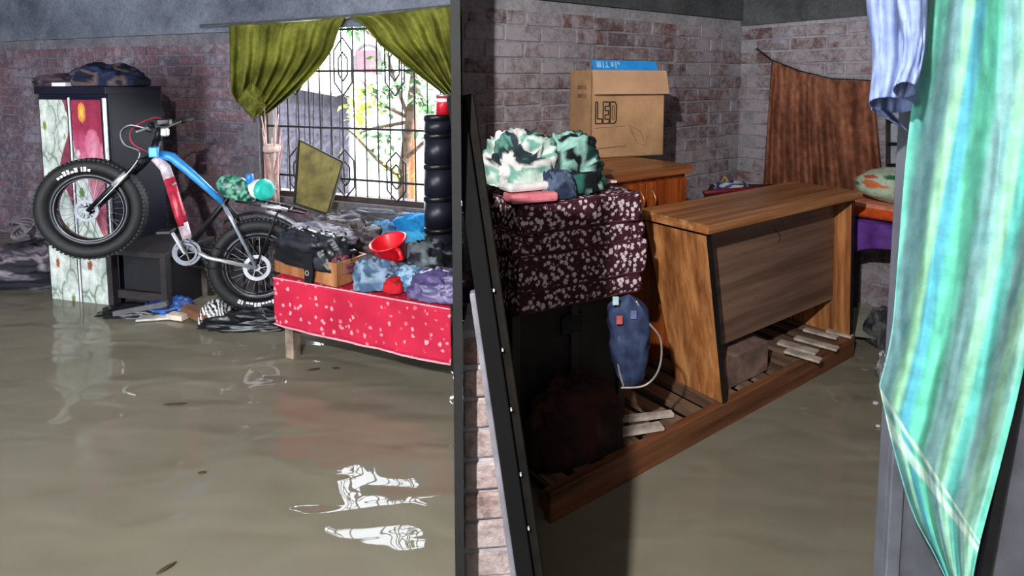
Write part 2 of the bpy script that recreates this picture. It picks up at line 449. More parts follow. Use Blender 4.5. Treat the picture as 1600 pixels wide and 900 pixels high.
# ------------------------------------------------------------------ outside the window
out_o = lw(1.5, 0, 0)
tag(MB().grid(lambda a, b: lw(-7 + 16 * a, -0.2 - 12 * b, 0.05), 2, 2).build('ground_outside', plain('pale_ground', (168, 166, 150), 0.95, scale=3)), 'pale wet yard outside the window', 'ground', kind='structure')
hs = empty('neighbour_house', lw(1.6, -7.2, 0), 'pale house with a small arched window seen through the grille', 'house')
M_HOUSE = plain('house_whitewash', (222, 222, 218), 0.9, vary=0.06, scale=2)
p = [lw(-4.0, -7.2, 0), lw(7.5, -7.2, 0), lw(7.5, -7.5, 0), lw(-4.0, -7.5, 0)]
MB().hexa(p + [q + V((0, 0, 3.1)) for q in p]).build('wall', M_HOUSE, hs)
hw = lambda px, py: onplane(px, py, LP + LV * 7.18, LV)
c = hw(575, 102)
fm = MB(); fm.box(c, (0.5, 0.05, 0.62), LU, LV).build('window_panel', plain('maroon_shutter', (96, 50, 58), 0.7), hs)
g = MB()
for s in (-1, 1): g.bar(c + LU * s * .29 - V((0, 0, .33)), c + LU * s * .29 + V((0, 0, .2)), .06, .1)
g.tube([c + LU * .29 * math.cos(t) + V((0, 0, .2 + .22 * math.sin(t))) for t in [pi * k / 12 for k in range(13)]], .035, 6)
g.build('window_arch', plain('arch_grey', (70, 62, 66), 0.8), hs)
p = [lw(-4.2, -6.7, 3.0), lw(7.7, -6.7, 3.0), lw(7.7, -8.4, 3.5), lw(-4.2, -8.4, 3.5)]
MB().hexa(p + [q + V((0, 0, .06)) for q in p]).build('roof', plain('tin_roof', (150, 152, 156), 0.5, .4), hs)
# dark shed with washing
sh = empty('shed', lw(0.6, -2.4, 0), 'dark wooden shed behind the window bars', 'shed')
q0 = lambda px, py: onplane(px, py, LP + LV * 2.4, LV)
a = q0(425, 330); b = q0(546, 330); t0 = q0(425, 128); t1 = q0(546, 150)
npl = 9
for k in range(npl):
    x0, x1 = k / npl, (k + 1) / npl - 0.012
    bl = a.lerp(b, x0); br = a.lerp(b, x1); tl = t0.lerp(t1, x0); tr = t0.lerp(t1, x1)
    bl.z = br.z = 0.05; o_ = LV * (.03 + .01 * (k % 2))
    MB().hexa([bl, br, br + o_, bl + o_, tl, tr, tr + o_, tl + o_]).build('plank', plain('shed_wood', (66, 62, 74), 0.9, vary=.3), sh)
MB().hexa([t0 - LV * .25, t1 - LV * .25, t1 + LV * .9 + V((0, 0, .2)), t0 + LV * .9 + V((0, 0, .2)), t0 - LV * .25 + V((0, 0, .03)), t1 - LV * .25 + V((0, 0, .03)), t1 + LV * .9 + V((0, 0, .23)), t0 + LV * .9 + V((0, 0, .23))]).build('roof', plain('tin_roof', (150, 152, 156), 0.5, .4), sh)
# tree
M_BARK = plain('bark', (96, 78, 66), 0.95, vary=.3)
tr_ = empty('garden_tree', lw(2.3, -1.2, 0), 'small leafy tree growing right outside the window', 'tree')
q1 = lambda px, py, w=-1.2: onplane(px, py, LP - LV * w, LV)
tk = MB(); base = q1(632, 330); base.z = 0.05
tk.tube([base, q1(630, 270), q1(640, 190), q1(648, 110), q1(640, 30), q1(636, -60)], [.055, .05, .042, .035, .03, .02], 9)
tk.build('trunk', M_BARK, tr_, smooth=True)
brs = MB()
for pts in ([(630, 280), (590, 250), (555, 212), (540, 200)], [(640, 185), (600, 165), (560, 120)], [(640, 190), (585, 200), (560, 208)], [(645, 130), (670, 170), (690, 190)], [(640, 190), (615, 120), (600, 60)], [(645, 110), (590, 60), (560, 40)], [(632, 250), (670, 215), (700, 200)]):
    brs.tube([q1(*q, -1.2 + .1 * math.sin(i * 2.1)) for i, q in enumerate(pts)], [.022 - .005 * i for i in range(len(pts))], 6)
brs.build('branches', M_BARK, tr_, smooth=True)
rnd = random.Random(5)
lf = MB()
def leaf(mb, p, L, d, n):
    d = d.normalized(); s = d.cross(n).normalized(); w = L * .26
    mb.add([p, p + d * L * .45 + s * w + n * L * .04, p + d * L, p + d * L * .45 - s * w + n * L * .04], [(0, 1, 2, 3)])
lc = {0: MB(), 1: MB()}
for (cx, cy, sx, sy, n, k) in ((565, 160, 24, 26, 120, 0), (560, 190, 12, 14, 50, 0), (600, 150, 26, 22, 90, 1), (640, 130, 28, 30, 110, 1), (590, 215, 30, 20, 50, 1), (665, 175, 20, 30, 60, 1), (560, 40, 20, 12, 60, 1), (620, 50, 30, 26, 90, 1), (612, 262, 22, 16, 30, 0), (600, 100, 20, 20, 50, 1)):
    for _ in range(n):
        pz = q1(rnd.gauss(cx, sx * .6), rnd.gauss(cy, sy * .6), -1.2 + rnd.uniform(-.3, .3))
        d = V((rnd.uniform(-1, 1), rnd.uniform(-1, 1), rnd.uniform(-1.2, .5))); nn = V((rnd.uniform(-1, 1), rnd.uniform(-1, 1), 1)).normalized()
        leaf(lc[k], pz, rnd.uniform(.05, .1), d, nn)
for k, c in ((0, (170, 205, 70)), (1, (74, 116, 66))):
    o = lc[k].build('foliage', plain('leaf_green_%d' % k, c, 0.6, vary=.25), tr_); o['kind'] = 'stuff'
# orange post outside
tag(MB().tube([V((*q1(645, 300, -1.7).xy, .05)), q1(645, 165, -1.7)], .045, 10).build('garden_post', plain('orange_post', (190, 110, 74), .8)), 'short orange brown post standing beside the tree outside', 'post')

# ------------------------------------------------------------------ window grille and window frame
win = empty('window_1', lw(WU0, -.06, WZ0), 'wide barred window opening in the purple brick wall', 'window'); win['kind'] = 'structure'
M_IRON = plain('grille_iron', (44, 42, 48), .6, .4, vary=.2)
fm = MB()
for (a, b) in ((lw(WU0, -.07, WZ0 + .02), lw(WU1, -.07, WZ0 + .02)), (lw(WU0, -.07, WZ1 - .02), lw(WU1, -.07, WZ1 - .02))):
    fm.bar(a, b, .08, .04)
for u in (WU0 + .02, WU1 - .02): fm.bar(lw(u, -.07, WZ0), lw(u, -.07, WZ1), .08, .04, up=LU)
fm.build('window_frame', plain('frame_wood', (60, 48, 46), .7), win)
GW = -0.045
nb = 17
for k in range(nb + 1):
    u = WU0 + .05 + (WU1 - WU0 - .1) * k / nb
    MB().tube([lw(u, GW, WZ0 + .03), lw(u, GW, WZ1 - .03)], .0055, 6).build('window_bar', M_IRON, win)
for z in (WZ0 + .16, WZ0 + .52, WZ0 + .92, WZ1 - .14):
    MB().bar(lw(WU0 + .03, GW + .01, z), lw(WU1 - .03, GW + .01, z), .006, .016).build('cross_bar', M_IRON, win)
for uc in (1.0, 1.42, 1.84, 2.26):        # long hexagon ornaments
    for zc, hh in ((WZ0 + .2, .17), (WZ0 + .95, .2)):
        for sc in (1, .5):
            pts = [lw(uc + x * sc, GW + .02, zc + y * sc) for x, y in ((-.075, -hh * .55), (0, -hh), (.075, -hh * .55), (.075, hh * .55), (0, hh), (-.075, hh * .55), (-.075, -hh * .55))]
            mb = MB()
            for i in range(6): mb.tube([pts[i], pts[i + 1]], .006, 6)
            mb.build('grille_ornament', M_IRON, win)
for uc in (.85, 2.1):
    for s in (-1, 1):
        MB().tube([lw(uc + s * (.05 * math.cos(t) * (1 - t / 9)), GW + .015, WZ1 - .3 + s * .06 + .05 * math.sin(t) * (1 - t / 9)) for t in [k * .45 for k in range(16)]], .005, 5).build('scroll', M_IRON, win)

# ------------------------------------------------------------------ green window curtains
M_GREEN = vcol('green_curtain', .85, .3, 180, transl=.35)
def green_col(a, b):
    n = fr(V((a * 6, b * 5, 1.3)), 4); s = fr(V((a * 40, b * 3, 4)), 2)
    return mixrgb((98, 102, 34), (168, 170, 76), min(max(.5 + n * .7 + s * .25, 0), 1))
def swag(top, left, right, wd, nf, ph, squeeze):
    def fn(a, b):
        L = poly_at(left, b); R = poly_at(right, b); T = poly_at(top, a)
        x = lerp(L[0], R[0], a); y = lerp(L[1], R[1], a)
        y = lerp(T[1] + (y - lerp(L[1], R[1], a)), y, min(1, b * 3)) if b < .34 else y
        if b == 0: x, y = T
        amp = .012 + .035 * b
        w = wd + amp * math.sin(a * nf * 2 * pi + ph + b * 1.5) + .012 * fr(V((a * 7, b * 5, ph)), 3) + .02 * math.sin(b * 14 + a * 7) * b * b
        return lwpx(x, y, w)
    return fn
tag(MB().grid(swag([(358, 40), (420, 37), (480, 33), (541, 27)], [(358, 40), (359, 80), (360, 120), (363, 150), (384, 172)],
     [(541, 27), (527, 62), (505, 98), (470, 135), (416, 180)], .09, 7, .3, 1), 90, 60, green_col).build('window_curtain', M_GREEN, None, True, solid=.003),
    'olive green curtain gathered into a knot left of the window', 'curtain', 'green window curtains')
heap('curtain_knot_dummy', '', '', (0, 0, -5), (.01, .01, .01), 1, two((0, 0, 0), (0, 0, 0)), nu=6, nv=4)
bpy.data.objects.remove(bpy.data.objects['curtain_knot_dummy'])
tag(MB().grid(swag([(543, 27), (600, 22), (660, 15), (720, 8)], [(543, 27), (578, 58), (622, 92), (660, 122), (712, 162)],
     [(720, 8), (724, 40), (728, 80), (730, 120), (732, 165)], .09, 6, 1.4, 1), 90, 60, green_col).build('window_curtain', M_GREEN, None, True, solid=.003),
    'olive green curtain drawn aside to the right of the window', 'curtain', 'green window curtains')
kc = lwpx(395, 158, .12)
MB().grid(lambda a, b: kc + LU * (.115 * math.sin(b * pi) * math.cos(a * 2 * pi) * (1 + .25 * fr(V((math.cos(a * 6.283) * 2, math.sin(a * 6.283) * 2, b * 4)), 3))) - LV * (.06 * math.sin(b * pi) * math.sin(a * 2 * pi)) + V((0, 0, .11 - .22 * b + .02 * math.sin(a * 19 + b * 9))), 40, 22, green_col).build('knot', M_GREEN, bpy.data.objects['window_curtain'], True)
tag(MB().tube([lwpx(313, 41, .07), lwpx(362, 38, .07), lwpx(540, 26, .07), lwpx(740, 6, .07)], .012, 8).build('curtain_rod', M_STEEL), 'thin metal rod carrying the green curtains', 'curtain rod')

# ------------------------------------------------------------------ wardrobe with printed doors
AW = math.radians(14)
U2 = V((math.cos(AW), -math.sin(AW), 0)); V2 = V((math.sin(AW), math.cos(AW), 0))
wc = atz(181, 477, 0.0)            # front right bottom corner at the water
def wpx(px, py, d=0): return onplane(px, py, wc - V2 * d, V2)
wlw = (atz(181, 477, 0) - onplane(88, 466, wc, V2)); wid = abs(wlw.dot(U2)) + .06
top_z = 1.40; dep = .42
ward = empty('wardrobe', V((*(wc - U2 * wid / 2 + V2 * dep / 2).xy, -.3)), 'navy wardrobe with white and pink flower print doors standing in the water', 'wardrobe')
def wbox(u0, u1, d0, d1, z0, z1, name, mat, parent=ward, bevel=.004):
    p = [wc + U2 * a + V2 * b for a, b in ((u0, d0), (u1, d0), (u1, d1), (u0, d1))]
    return MB().hexa([V((q.x, q.y, z0)) for q in p] + [V((q.x, q.y, z1)) for q in p]).build(name, mat, parent, bevel=bevel)
wbox(-wid, 0.02, .02, dep, -.3, top_z, 'body', M_NAVY)
wbox(-wid - .004, 0.024, -.006, dep + .004, top_z - .05, top_z, 'cornice', M_NAVY)
def flower(x, y, cx, cy, r, n, rot):
    dx, dy = x - cx, y - cy; d = math.hypot(dx, dy); t = math.atan2(dy, dx) + rot
    rr = r * (.68 + .32 * abs(math.cos(n * t / 2)) ** .6)
    return d / rr, abs(math.cos(n * t / 2))
def white_print(a, b):
    x, y = a, b * 3.2
    c = mixrgb((186, 198, 188), (214, 220, 214), .5 + .5 * fr(V((x * 4, y * 4, 0)), 3))
    for (cx, cy, r, n, rot, cc) in ((.15, .35, .42, 5, .3, (120, 150, 70)), (.95, .12, .3, 5, .9, (150, 150, 90)), (.85, .5, .26, 5, .1, (150, 160, 100)), (.2, 1.25, .5, 6, 1.0, (96, 140, 70)), (.75, 1.75, .42, 5, .2, (130, 150, 90)), (.3, 2.25, .45, 5, 1.4, (176, 96, 60)), (.8, 2.75, .4, 5, .4, (120, 150, 80)), (.15, 3.05, .35, 5, .4, (130, 140, 70))):
        d, k = flower(x, y, cx, cy, r, n, rot)
        if d < 1:
            c = mixrgb((226, 230, 224), (188, 200, 192), min(1, d ** 3 + (1 - k) * .5))
            if d < .16: c = cc
        elif d < 1.1: c = (132, 146, 132)
    if x > .82 + .2 * math.sin(y * 5) and y < 1.6: c = mixrgb((120, 34, 56), c, .15)
    return c
def pink_print(a, b):
    x, y = a, b * 3.2
    if x < (b - .15) * 1.95 + .06 * math.sin(y * 7): return white_print(a * .8 + .05, b)
    c = mixrgb((130, 32, 60), (168, 56, 86), .5 + .6 * fr(V((x * 3, y * 2, 3)), 3))
    for (cx, cy, r, n, rot, ca, cb, cc) in ((.15, .75, .42, 4, .8, (196, 92, 122), (168, 56, 92), (240, 200, 210)), (.72, 1.0, .62, 5, .5, (226, 150, 172), (200, 104, 134), (206, 140, 90)), (.5, 2.3, .55, 5, 0, (206, 60, 70), (160, 30, 50), (220, 90, 70)), (.95, 1.8, .3, 5, .7, (206, 120, 146), (170, 70, 100), (220, 160, 120)), (.3, 2.95, .4, 5, .2, (210, 110, 130), (170, 60, 90), (220, 160, 100))):
        d, k = flower(x, y, cx, cy, r, n, rot)
        if d < 1:
            c = mixrgb(ca, cb, min(1, d ** 4 + (1 - k) * .6))
            if d < .2: c = cc
    if math.hypot(x - .35, y - .17) < .13: c = (226, 150, 66) if math.hypot(x - .35, y - .17) > .07 else (240, 200, 90)
    return c
M_PRINT = vcol('laminate_print', .3, .0, 1, .5)
hw_ = wid / 2
for nm, u0, u1, fnc, lab in (('door', -wid + .02, -hw_ - .004, white_print, 'door printed with white flowers'), ('door', -hw_ + .004, -.012, pink_print, 'door printed with pink flowers')):
    d = wbox(u0, u1, -.002, .02, -.25, top_z - .07, nm, M_NAVY); d['label'] = lab
    MB().grid(lambda a, b: wc + U2 * lerp(u0 + .012, u1 - .012, a) - V2 * .004 + V((0, 0, lerp(top_z - .085, -.2, b))), 50, 150, fnc).build('printed_panel', M_PRINT, d)
wbox(-hw_ - .006, -hw_ + .006, -.008, .02, -.25, top_z - .07, 'centre_strip', M_WHITE)
wbox(-.012, .004, -.008, .02, -.25, top_z - .07, 'edge_strip', M_STEEL)
tag(heap('folded_clothes', 'dark blue clothes heaped on top of the wardrobe', 'clothes', wc - U2 * .16 + V2 * .2 + V((0, 0, top_z)), (.2, .16, .13), 3, multi([(20, 22, 40), (34, 48, 84), (24, 30, 60), (96, 82, 80), (22, 26, 48)], 1.4), rz=-AW, fold=.14))
tag(heap('folded_clothes', 'brownish folded clothes on the left of the wardrobe top', 'clothes', wc - U2 * .47 + V2 * .18 + V((0, 0, top_z)), (.19, .14, .075), 8, two((40, 34, 46), (84, 66, 76), 2), rz=-AW, fold=.14))
tag(MB().box(wc - U2 * (wid - .2) + V2 * .02 + V((0, 0, top_z + .012)), (.11, .05, .024), U2, V2).build('small_box', M_WHITE, bevel=.003), 'small white packet lying on the wardrobe edge', 'packet')

# ------------------------------------------------------------------ bicycle
FW = at(143, 326, 3.36); RWc = at(405, 414, 3.52)
BD = (RWc - FW); BD.z = 0; BD.normalize(); BN = V((BD.y, -BD.x, 0))      # BN points at the viewer
if BN.y > 0: BN = -BN
def bp(px, py, off=0.0): return onplane(px, py, FW, BN) + BN * off
bike = empty('bicycle', V((*((FW + RWc) / 2).xy, 0)), 'fat tyre bicycle with blue and red frame raised against the wardrobe', 'bicycle')
M_BLUE = plain('bike_blue', (52, 138, 206), .3, .1, vary=.1)
M_RED = plain('bike_red', (178, 44, 66), .3, .1, vary=.2, scale=25)
M_ALU = plain('polished_alloy', (190, 192, 198), .35, .6, vary=.06, bmp=0)
WR = .288
M_MIDALU = plain('dull_alloy', (112, 114, 122), .4, .5, vary=.1, bmp=0)
def wheel(c, nm, disc_r, rot):
    hub = MB().ring(c, BN, 0, [(.0005, -.05), (.018, -.05), (.018, -.035), (.028, -.03), (.014, -.02), (.014, .02), (.028, .03), (.018, .035), (.018, .05), (.0005, .05)], 20).build(nm, M_DKSTEEL, bike, True)
    prof = []
    for k in range(16):
        t = 2 * pi * k / 16; kn = 1
        prof.append((WR - .042 + .042 * math.cos(t) * kn, .044 * math.sin(t) * kn))
    MB().ring(c, BN, 0, prof, 72).build('tyre', M_RUBBER, hub, True)
    kb = MB(); u = BN.orthogonal().normalized(); w = BN.cross(u)
    for k in range(72):
        for s in (-1, 1):
            a = 2 * pi * (k + .5 * (s > 0)) / 72; d = u * math.cos(a) + w * math.sin(a); td = BN.cross(d)
            kb.box(c + d * (WR - .005) + BN * s * .019, (.009, .015, .022), d, td, BN)
    kb.build('tread', M_RUBBER, hub)
    MB().ring(c, BN, 0, [(WR - .076, -.033), (WR - .112, -.028), (WR - .115, 0), (WR - .112, .028), (WR - .076, .033)], 64).build('rim', plain('black_rim', (30, 30, 34), .3, .3), hub, True)
    MB().ring(c, BN, 0, [(WR - .112, .028), (WR - .1095, .031), (WR - .107, .0315), (WR - .109, .028)], 64).build('rim_stripe', M_MIDALU, hub)
    sp = MB()
    for k in range(28):
        a = rot + 2 * pi * k / 28; b = a + (.5 if k % 2 else -.5)
        s = .03 if k % 4 < 2 else -.03
        sp.tube([c + (u * math.cos(b) + w * math.sin(b)) * .026 + BN * s, c + (u * math.cos(a) + w * math.sin(a)) * (WR - .11) + BN * s * .3], .0015, 5)
    sp.build('spokes', M_MIDALU, hub)
    dm = MB(); dm.ring(c + BN * .056, BN, 0, [(disc_r * .72, -.0015), (disc_r, -.0015), (disc_r, .0015), (disc_r * .72, .0015)], 36)
    for k in range(6):
        a = k * pi / 3; dm.bar(c + BN * .056 + (u * math.cos(a) + w * math.sin(a)) * .015, c + BN * .056 + (u * math.cos(a + .4) + w * math.sin(a + .4)) * disc_r * .78, .003, .011, up=BN)
    dm.ring(c + BN * .056, BN, 0, [(.0005, -.002), (.02, -.002), (.02, .003), (.0005, .003)], 20)
    dm.build('brake_disc', M_ALU if disc_r > .07 else M_MIDALU, hub)
    return hub
up_ = V((0, 0, 1))
fwh = wheel(FW, 'front_wheel', .062, .1); rwh = wheel(RWc, 'rear_wheel', .078, .3)
def lettering(c, a0, a1, r0, r1, hub, seed):
    rnd = random.Random(seed); mb = MB(); a = a0
    ex = -BD if False else BD
    P = lambda r, t: c + BD * (r * math.cos(t)) + up_ * (r * math.sin(t)) + BN * (.047 if r < WR - .03 else .038)
    while a < a1:
        wd = rnd.uniform(.05, .09)
        k = rnd.randint(0, 3)
        rm = (r0 + r1) / 2
        if k != 1: mb.add([P(r0, a), P(r0, a + wd * .4), P(r1, a + wd * .4), P(r1, a)], [(0, 1, 2, 3)])
        if k != 0: mb.add([P(r0, a), P(r0, a + wd), P(rm, a + wd), P(rm, a)], [(0, 1, 2, 3)])
        if k > 1: mb.add([P(rm + .003, a), P(rm + .003, a + wd), P(r1, a + wd), P(r1, a)], [(0, 1, 2, 3)])
        a += wd + .025
    mb.build('lettering', M_WHITE, hub, solid=.003)
lettering(FW, 1.45, 2.2, WR - .068, WR - .042, fwh, 3)
lettering(RWc, -2.1, -1.2, WR - .072, WR - .048, rwh, 5)
HT, HB = bp(246, 219), bp(238, 246); SC = bp(350, 318); BB = bp(296, 383)
MB().tube([HT, HB], .024, 12).build('head_tube', M_DKSTEEL, bike, True)
MB().tube([bp(244, 240), bp(268, 245), bp(300, 272), bp(322, 292), SC], [.026, .027, .024, .021, .018], 12).build('top_tube', M_BLUE, bike, True)
MB().tube([bp(243, 246), bp(258, 262), bp(268, 290)], [.028, .029, .029], 12).build('down_tube_upper', plain('bike_white', (206, 190, 200), .3, vary=.15, scale=30), bike, True)
MB().tube([bp(264, 278), bp(281, 335), bp(286, 352)], [.0295, .03, .029], 12).build('down_tube', M_RED, bike, True)
MB().tube([bp(285, 348), BB], [.029, .025], 12).build('down_tube_lower', plain('bike_white', (206, 190, 200)), bike, True)
MB().tube([BB, SC, bp(362, 300)], [.019, .018, .015], 10).build('seat_tube', M_DKSTEEL, bike, True)
for s in (-1, 1):
    MB().tube([SC + BN * .02 * s, bp(365, 338, .055 * s), RWc + BN * .066 * s], [.011, .011, .01], 8).build('seat_stay', plain('stay_grey', (150, 160, 176), .3, .4) if s > 0 else M_DKSTEEL, bike, True)
    MB().tube([BB + BN * .03 * s, bp(330, 398, .06 * s), RWc + BN * .066 * s], [.013, .012, .011], 8).build('chain_stay', M_ALU if s > 0 else M_DKSTEEL, bike, True)
    MB().tube([bp(232, 247, .03 * s), bp(214, 262, .062 * s), bp(180, 293, .062 * s), bp(146, 326, .062 * s)], [.014, .018, .016, .013], 9).build('fork_blade', M_DKSTEEL, bike, True)
    MB().tube([bp(206, 268, .064 * s), bp(186, 287, .064 * s)], [.0185, .0185], 9).build('fork_sleeve', M_ALU, bike, True)
MB().bar(bp(236, 246, -.07), bp(226, 250, .07), .03, .03).build('fork_crown', M_DKSTEEL, bike, bevel=.006)
MB().tube([HT, bp(248, 208), bp(254, 200)], [.02, .019, .018], 10).build('stem', M_DKSTEEL, bike, True)
hb = [bp(256, 198, o) + V((0, 0, z)) - BD * x for o, z, x in ((-.31, .03, -.05), (-.18, .02, -.02), (-.05, 0, 0), (.05, 0, 0), (.18, .02, -.02), (.31, .03, -.05))]
MB().tube(hb, .0125, 9).build('handlebar', M_BLACK, bike, True)
for i, (a, b) in enumerate(((hb[0], hb[1]), (hb[5], hb[4]))):
    MB().tube([a, a.lerp(b, .85)], .018, 10).build('grip', M_RUBBER, bike, True)
    e = a.lerp(b, .92)
    MB().tube([e, e - BD * .05 - V((0, 0, .02)), a.lerp(b, .4) - BD * .08 - V((0, 0, .035))], [.008, .007, .005], 6).build('brake_lever', M_ALU, bike, True)
MB().box(bp(246, 236, .05), (.05, .03, .06), BD, BN).build('head_clamp', M_BLUE, bike, bevel=.006)
for i, (pts, m) in enumerate(((((250, 205, .1), (222, 196, .16), (204, 208, .12), (208, 228, .07), (236, 240, .05)), M_BLACK), (((252, 200, .16), (226, 192, .18), (206, 204, .14), (206, 224, .09), (224, 236, .05), (214, 262, .08), (160, 320, .09)), M_ALU), (((256, 196, -.1), (240, 184, -.02), (214, 200, .06), (214, 222, .06), (240, 238, .04)), M_RED))):
    ps = [tuple(bp(*q)) for q in pts]
    MB().tube([V(poly_at(ps, k / 24)) for k in range(25)], .0035, 6).build('brake_cable', m, bike, True)
MB().box(bp(262, 190, .05), (.07, .05, .04), BD, BN).build('gear_shifter', M_BLACK, bike, bevel=.008)
MB().box(bp(268, 204, .1), (.04, .04, .05), BD, BN).build('bell', M_ALU, bike, bevel=.01)
cr = MB()
for r, o in ((.078, .05), (.06, .06)):
    cr.ring(BB + V((0, 0, -.03)) + BN * o, BN, 0, [(r * .8, -.0015), (r, -.0015), (r, .0015), (r * .8, .0015)], 36)
for k in range(5): cr.bar(BB + V((0, 0, -.03)) + BN * .055, BB + V((0, 0, -.03)) + BN * .055 + (BD * math.cos(k * 1.257) + up_ * math.sin(k * 1.257)) * .066, .004, .014, up=BN)
cr.build('chainring', M_MIDALU, bike)
for s, e in ((1, (274, 352)), (-1, (322, 428))):
    bb = BB + V((0, 0, -.03)) + BN * .075 * s; ee = bp(*e) + BN * .085 * s
    MB().bar(bb, ee, .014, .026, up=BN).build('crank', M_ALU if s > 0 else M_DKSTEEL, bike, bevel=.004)
    MB().box(ee + BN * .055 * s, (.075, .09, .018), BD, BN).build('pedal', M_BLACK, bike, bevel=.004)
ch = MB(); C0 = BB + V((0, 0, -.03)) + BN * .05
for s, r0, r1 in ((1, .078, .04), (-1, .078, .04)):
    ch.tube([C0 + up_ * s * r0, RWc + BN * .04 + up_ * s * r1 - BD * .01], .004, 5)
ch.build('chain', M_DKSTEEL, bike)
# rear mudguard and rack
MB().grid(lambda a, b: RWc + (BD * math.cos(lerp(2.15, .55, a)) + up_ * math.sin(lerp(2.15, .55, a))) * (WR + .03 + .012 * math.cos((b - .5) * pi)) + BN * (b - .5) * .1, 28, 8).build('mudguard', M_BLACK, bike, True, solid=.003)
rk = MB()
for s in (-1, 1):
    rk.tube([bp(372, 312, .05 * s), bp(402, 316, .06 * s), bp(446, 324, .06 * s), bp(478, 332, .04 * s)], .007, 7)
    rk.tube([bp(440, 322, .06 * s), RWc + BN * .075 * s + up_ * .02], .006, 6)
for px in (395, 415, 435, 455): rk.tube([bp(px, 315 + (px - 395) * .2, -.06), bp(px, 315 + (px - 395) * .2, .06)], .006, 6)
rk.build('carrier_rack', M_DKSTEEL, bike, True)
MB().tube([bp(412, 318, .06), bp(440, 322, .06), bp(452, 325, .06)], .011, 7).build('rack_clip', M_ALU, bike, True)
# saddle with green patterned cover
def saddle(a, b):
    L = lerp(0, 1, b); th = a * 2 * pi
    p0 = bp(lerp(338, 402, L), lerp(288, 302, L)); wdt = lerp(.035, .085, L ** 1.3) * math.sin(min(1, L * 5) * pi / 2) * math.sin(min(1, (1 - L) * 6) * pi / 2)
    ht = lerp(.05, .075, math.sin(L * pi)) * (.25 + .75 * math.sin(min(1, L * 5) * pi / 2) * math.sin(min(1, (1 - L) * 5) * pi / 2))
    r = 1 + .14 * fr(V((math.cos(th) * 1.5, math.sin(th) * 1.5, L * 5)), 3)
    return p0 + BN * math.cos(th) * wdt * r + up_ * (math.sin(th) * ht * r)
def saddle_col(a, b):
    n = fr(V((math.cos(a * 6.28) * 3, math.sin(a * 6.28) * 3, b * 9)), 3)
    return (24, 70, 62) if n > .12 else ((70, 150, 122) if n > -.12 else (128, 190, 160))
MB().grid(saddle, 36, 26, saddle_col).build('saddle_cover', vcol('plastic_print', .35, .1, 60, .5), bike, True)
# bottle strapped on the rack
bt = empty('water_flask', bp(418, 316), 'white and teal plastic flask lying on the bicycle rack', 'flask')
cx = bp(404, 294, .03); ax = (BD * .8 + BN * .6).normalized()
def lathe(c, ax, prof, name, mat, parent, seg=28): return MB().ring(c, ax, 0, prof, seg, closed=False).build(name, mat, parent, True)
lathe(cx, ax, [(.0005, -.05), (.035, -.05), (.05, -.03), (.056, 0), (.056, .035), (.0005, .04)], 'body', plain('flask_white', (214, 226, 228), .3), bt)
lathe(cx, ax, [(.0005, .036), (.06, .036), (.064, .05), (.06, .075), (.045, .082), (.03, .08), (.0005, .08)], 'lid', plain('flask_teal', (40, 186, 170), .3), bt)
lathe(cx + up_ * .055 - BD * .04, up_, [(.0005, -.02), (.022, -.02), (.022, .03), (.018, .035), (.0005, .035)], 'spout', plain('flask_blue', (40, 120, 190), .3), bt)
# ------------------------------------------------------------------ low stand and clutter under the bicycle
st = empty('low_bench', atz(216, 486, 0), 'dark low wooden bench beside the wardrobe under the bicycle', 'bench')
M_DKWOOD = plain('dark_wet_wood', (40, 34, 36), .6, vary=.3, scale=8)
bz = .36
c4 = [wc + U2 * a + V2 * b for a, b in ((.03, -.08), (.48, -.08), (.48, .34), (.03, .34))]
MB().hexa([V((q.x, q.y, bz)) for q in c4] + [V((q.x, q.y, bz + .035)) for q in c4]).build('top', M_DKWOOD, st, bevel=.003)
for q in c4:
    qq = q.lerp((c4[0] + c4[2]) / 2, .1)
    MB().box(V((qq.x, qq.y, bz / 2 - .1)), (.04, .04, bz + .2), U2, V2).build('leg', M_DKWOOD, st)
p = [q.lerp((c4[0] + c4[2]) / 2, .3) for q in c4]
MB().hexa([V((q.x, q.y, -.1)) for q in p] + [V((q.x, q.y, bz)) for q in p]).build('shade_fill', plain('shade_black', (20, 19, 22), .8), st)  # black fill that puts the shade under the bench into colour
MB().bar(V((*c4[0].lerp(c4[2], .1).xy, .1)), V((*c4[1].lerp(c4[3], .1).xy, .1)), .02, .05).build('stretcher', M_DKWOOD, st)
st2 = empty('slatted_rack', atz(300, 474, 0), 'dark slatted rack standing behind the rear bicycle wheel', 'rack')
q0_ = wc + U2 * .62 + V2 * .3
for k in range(6): MB().box(q0_ + U2 * (.09 * k) + V((0, 0, .12)), (.035, .03, .62), U2, V2).build('slat', M_DKWOOD, st2)
for z in (.38, .08): MB().box(q0_ + U2 * .225 + V2 * .03 + V((0, 0, z)), (.6, .03, .04), U2, V2).build('rail', M_DKWOOD, st2)
heap('plastic_bag', 'crumpled blue plastic bag at the waterline under the bicycle', 'bag', atz(262, 486, 0.0) , (.12, .09, .07), 21, two((26, 56, 120), (44, 96, 180), 2), vcol('plastic_v', .35, .1, 60, .5), fold=.2)
pl = MB().box(atz(255, 496, .0) + V((0, 0, .012)), (.26, .12, .012), (.98, .2, 0), (-.2, .98, 0)).build('broken_board', plain('pale_board', (190, 186, 180), .7), bevel=.002); tag(pl, 'pale broken board floating under the blue bag', 'board')
tag(MB().box(atz(278, 499, 0) + V((0, 0, .02)), (.12, .06, .03), (.95, -.3, 0), (.3, .95, 0)).build('carton_scrap', plain('scrap_cream', (206, 188, 170), .8), bevel=.002), 'small cream carton scrap beside the striped cloth', 'scrap')
heap('striped_cloth', 'black and white striped cloth hanging at the waterline by the rear wheel', 'cloth', atz(338, 506, 0), (.085, .06, .13), 31, stripes((226, 226, 226), (18, 18, 20), (.9, .3, .35), 5.5), fold=.08)
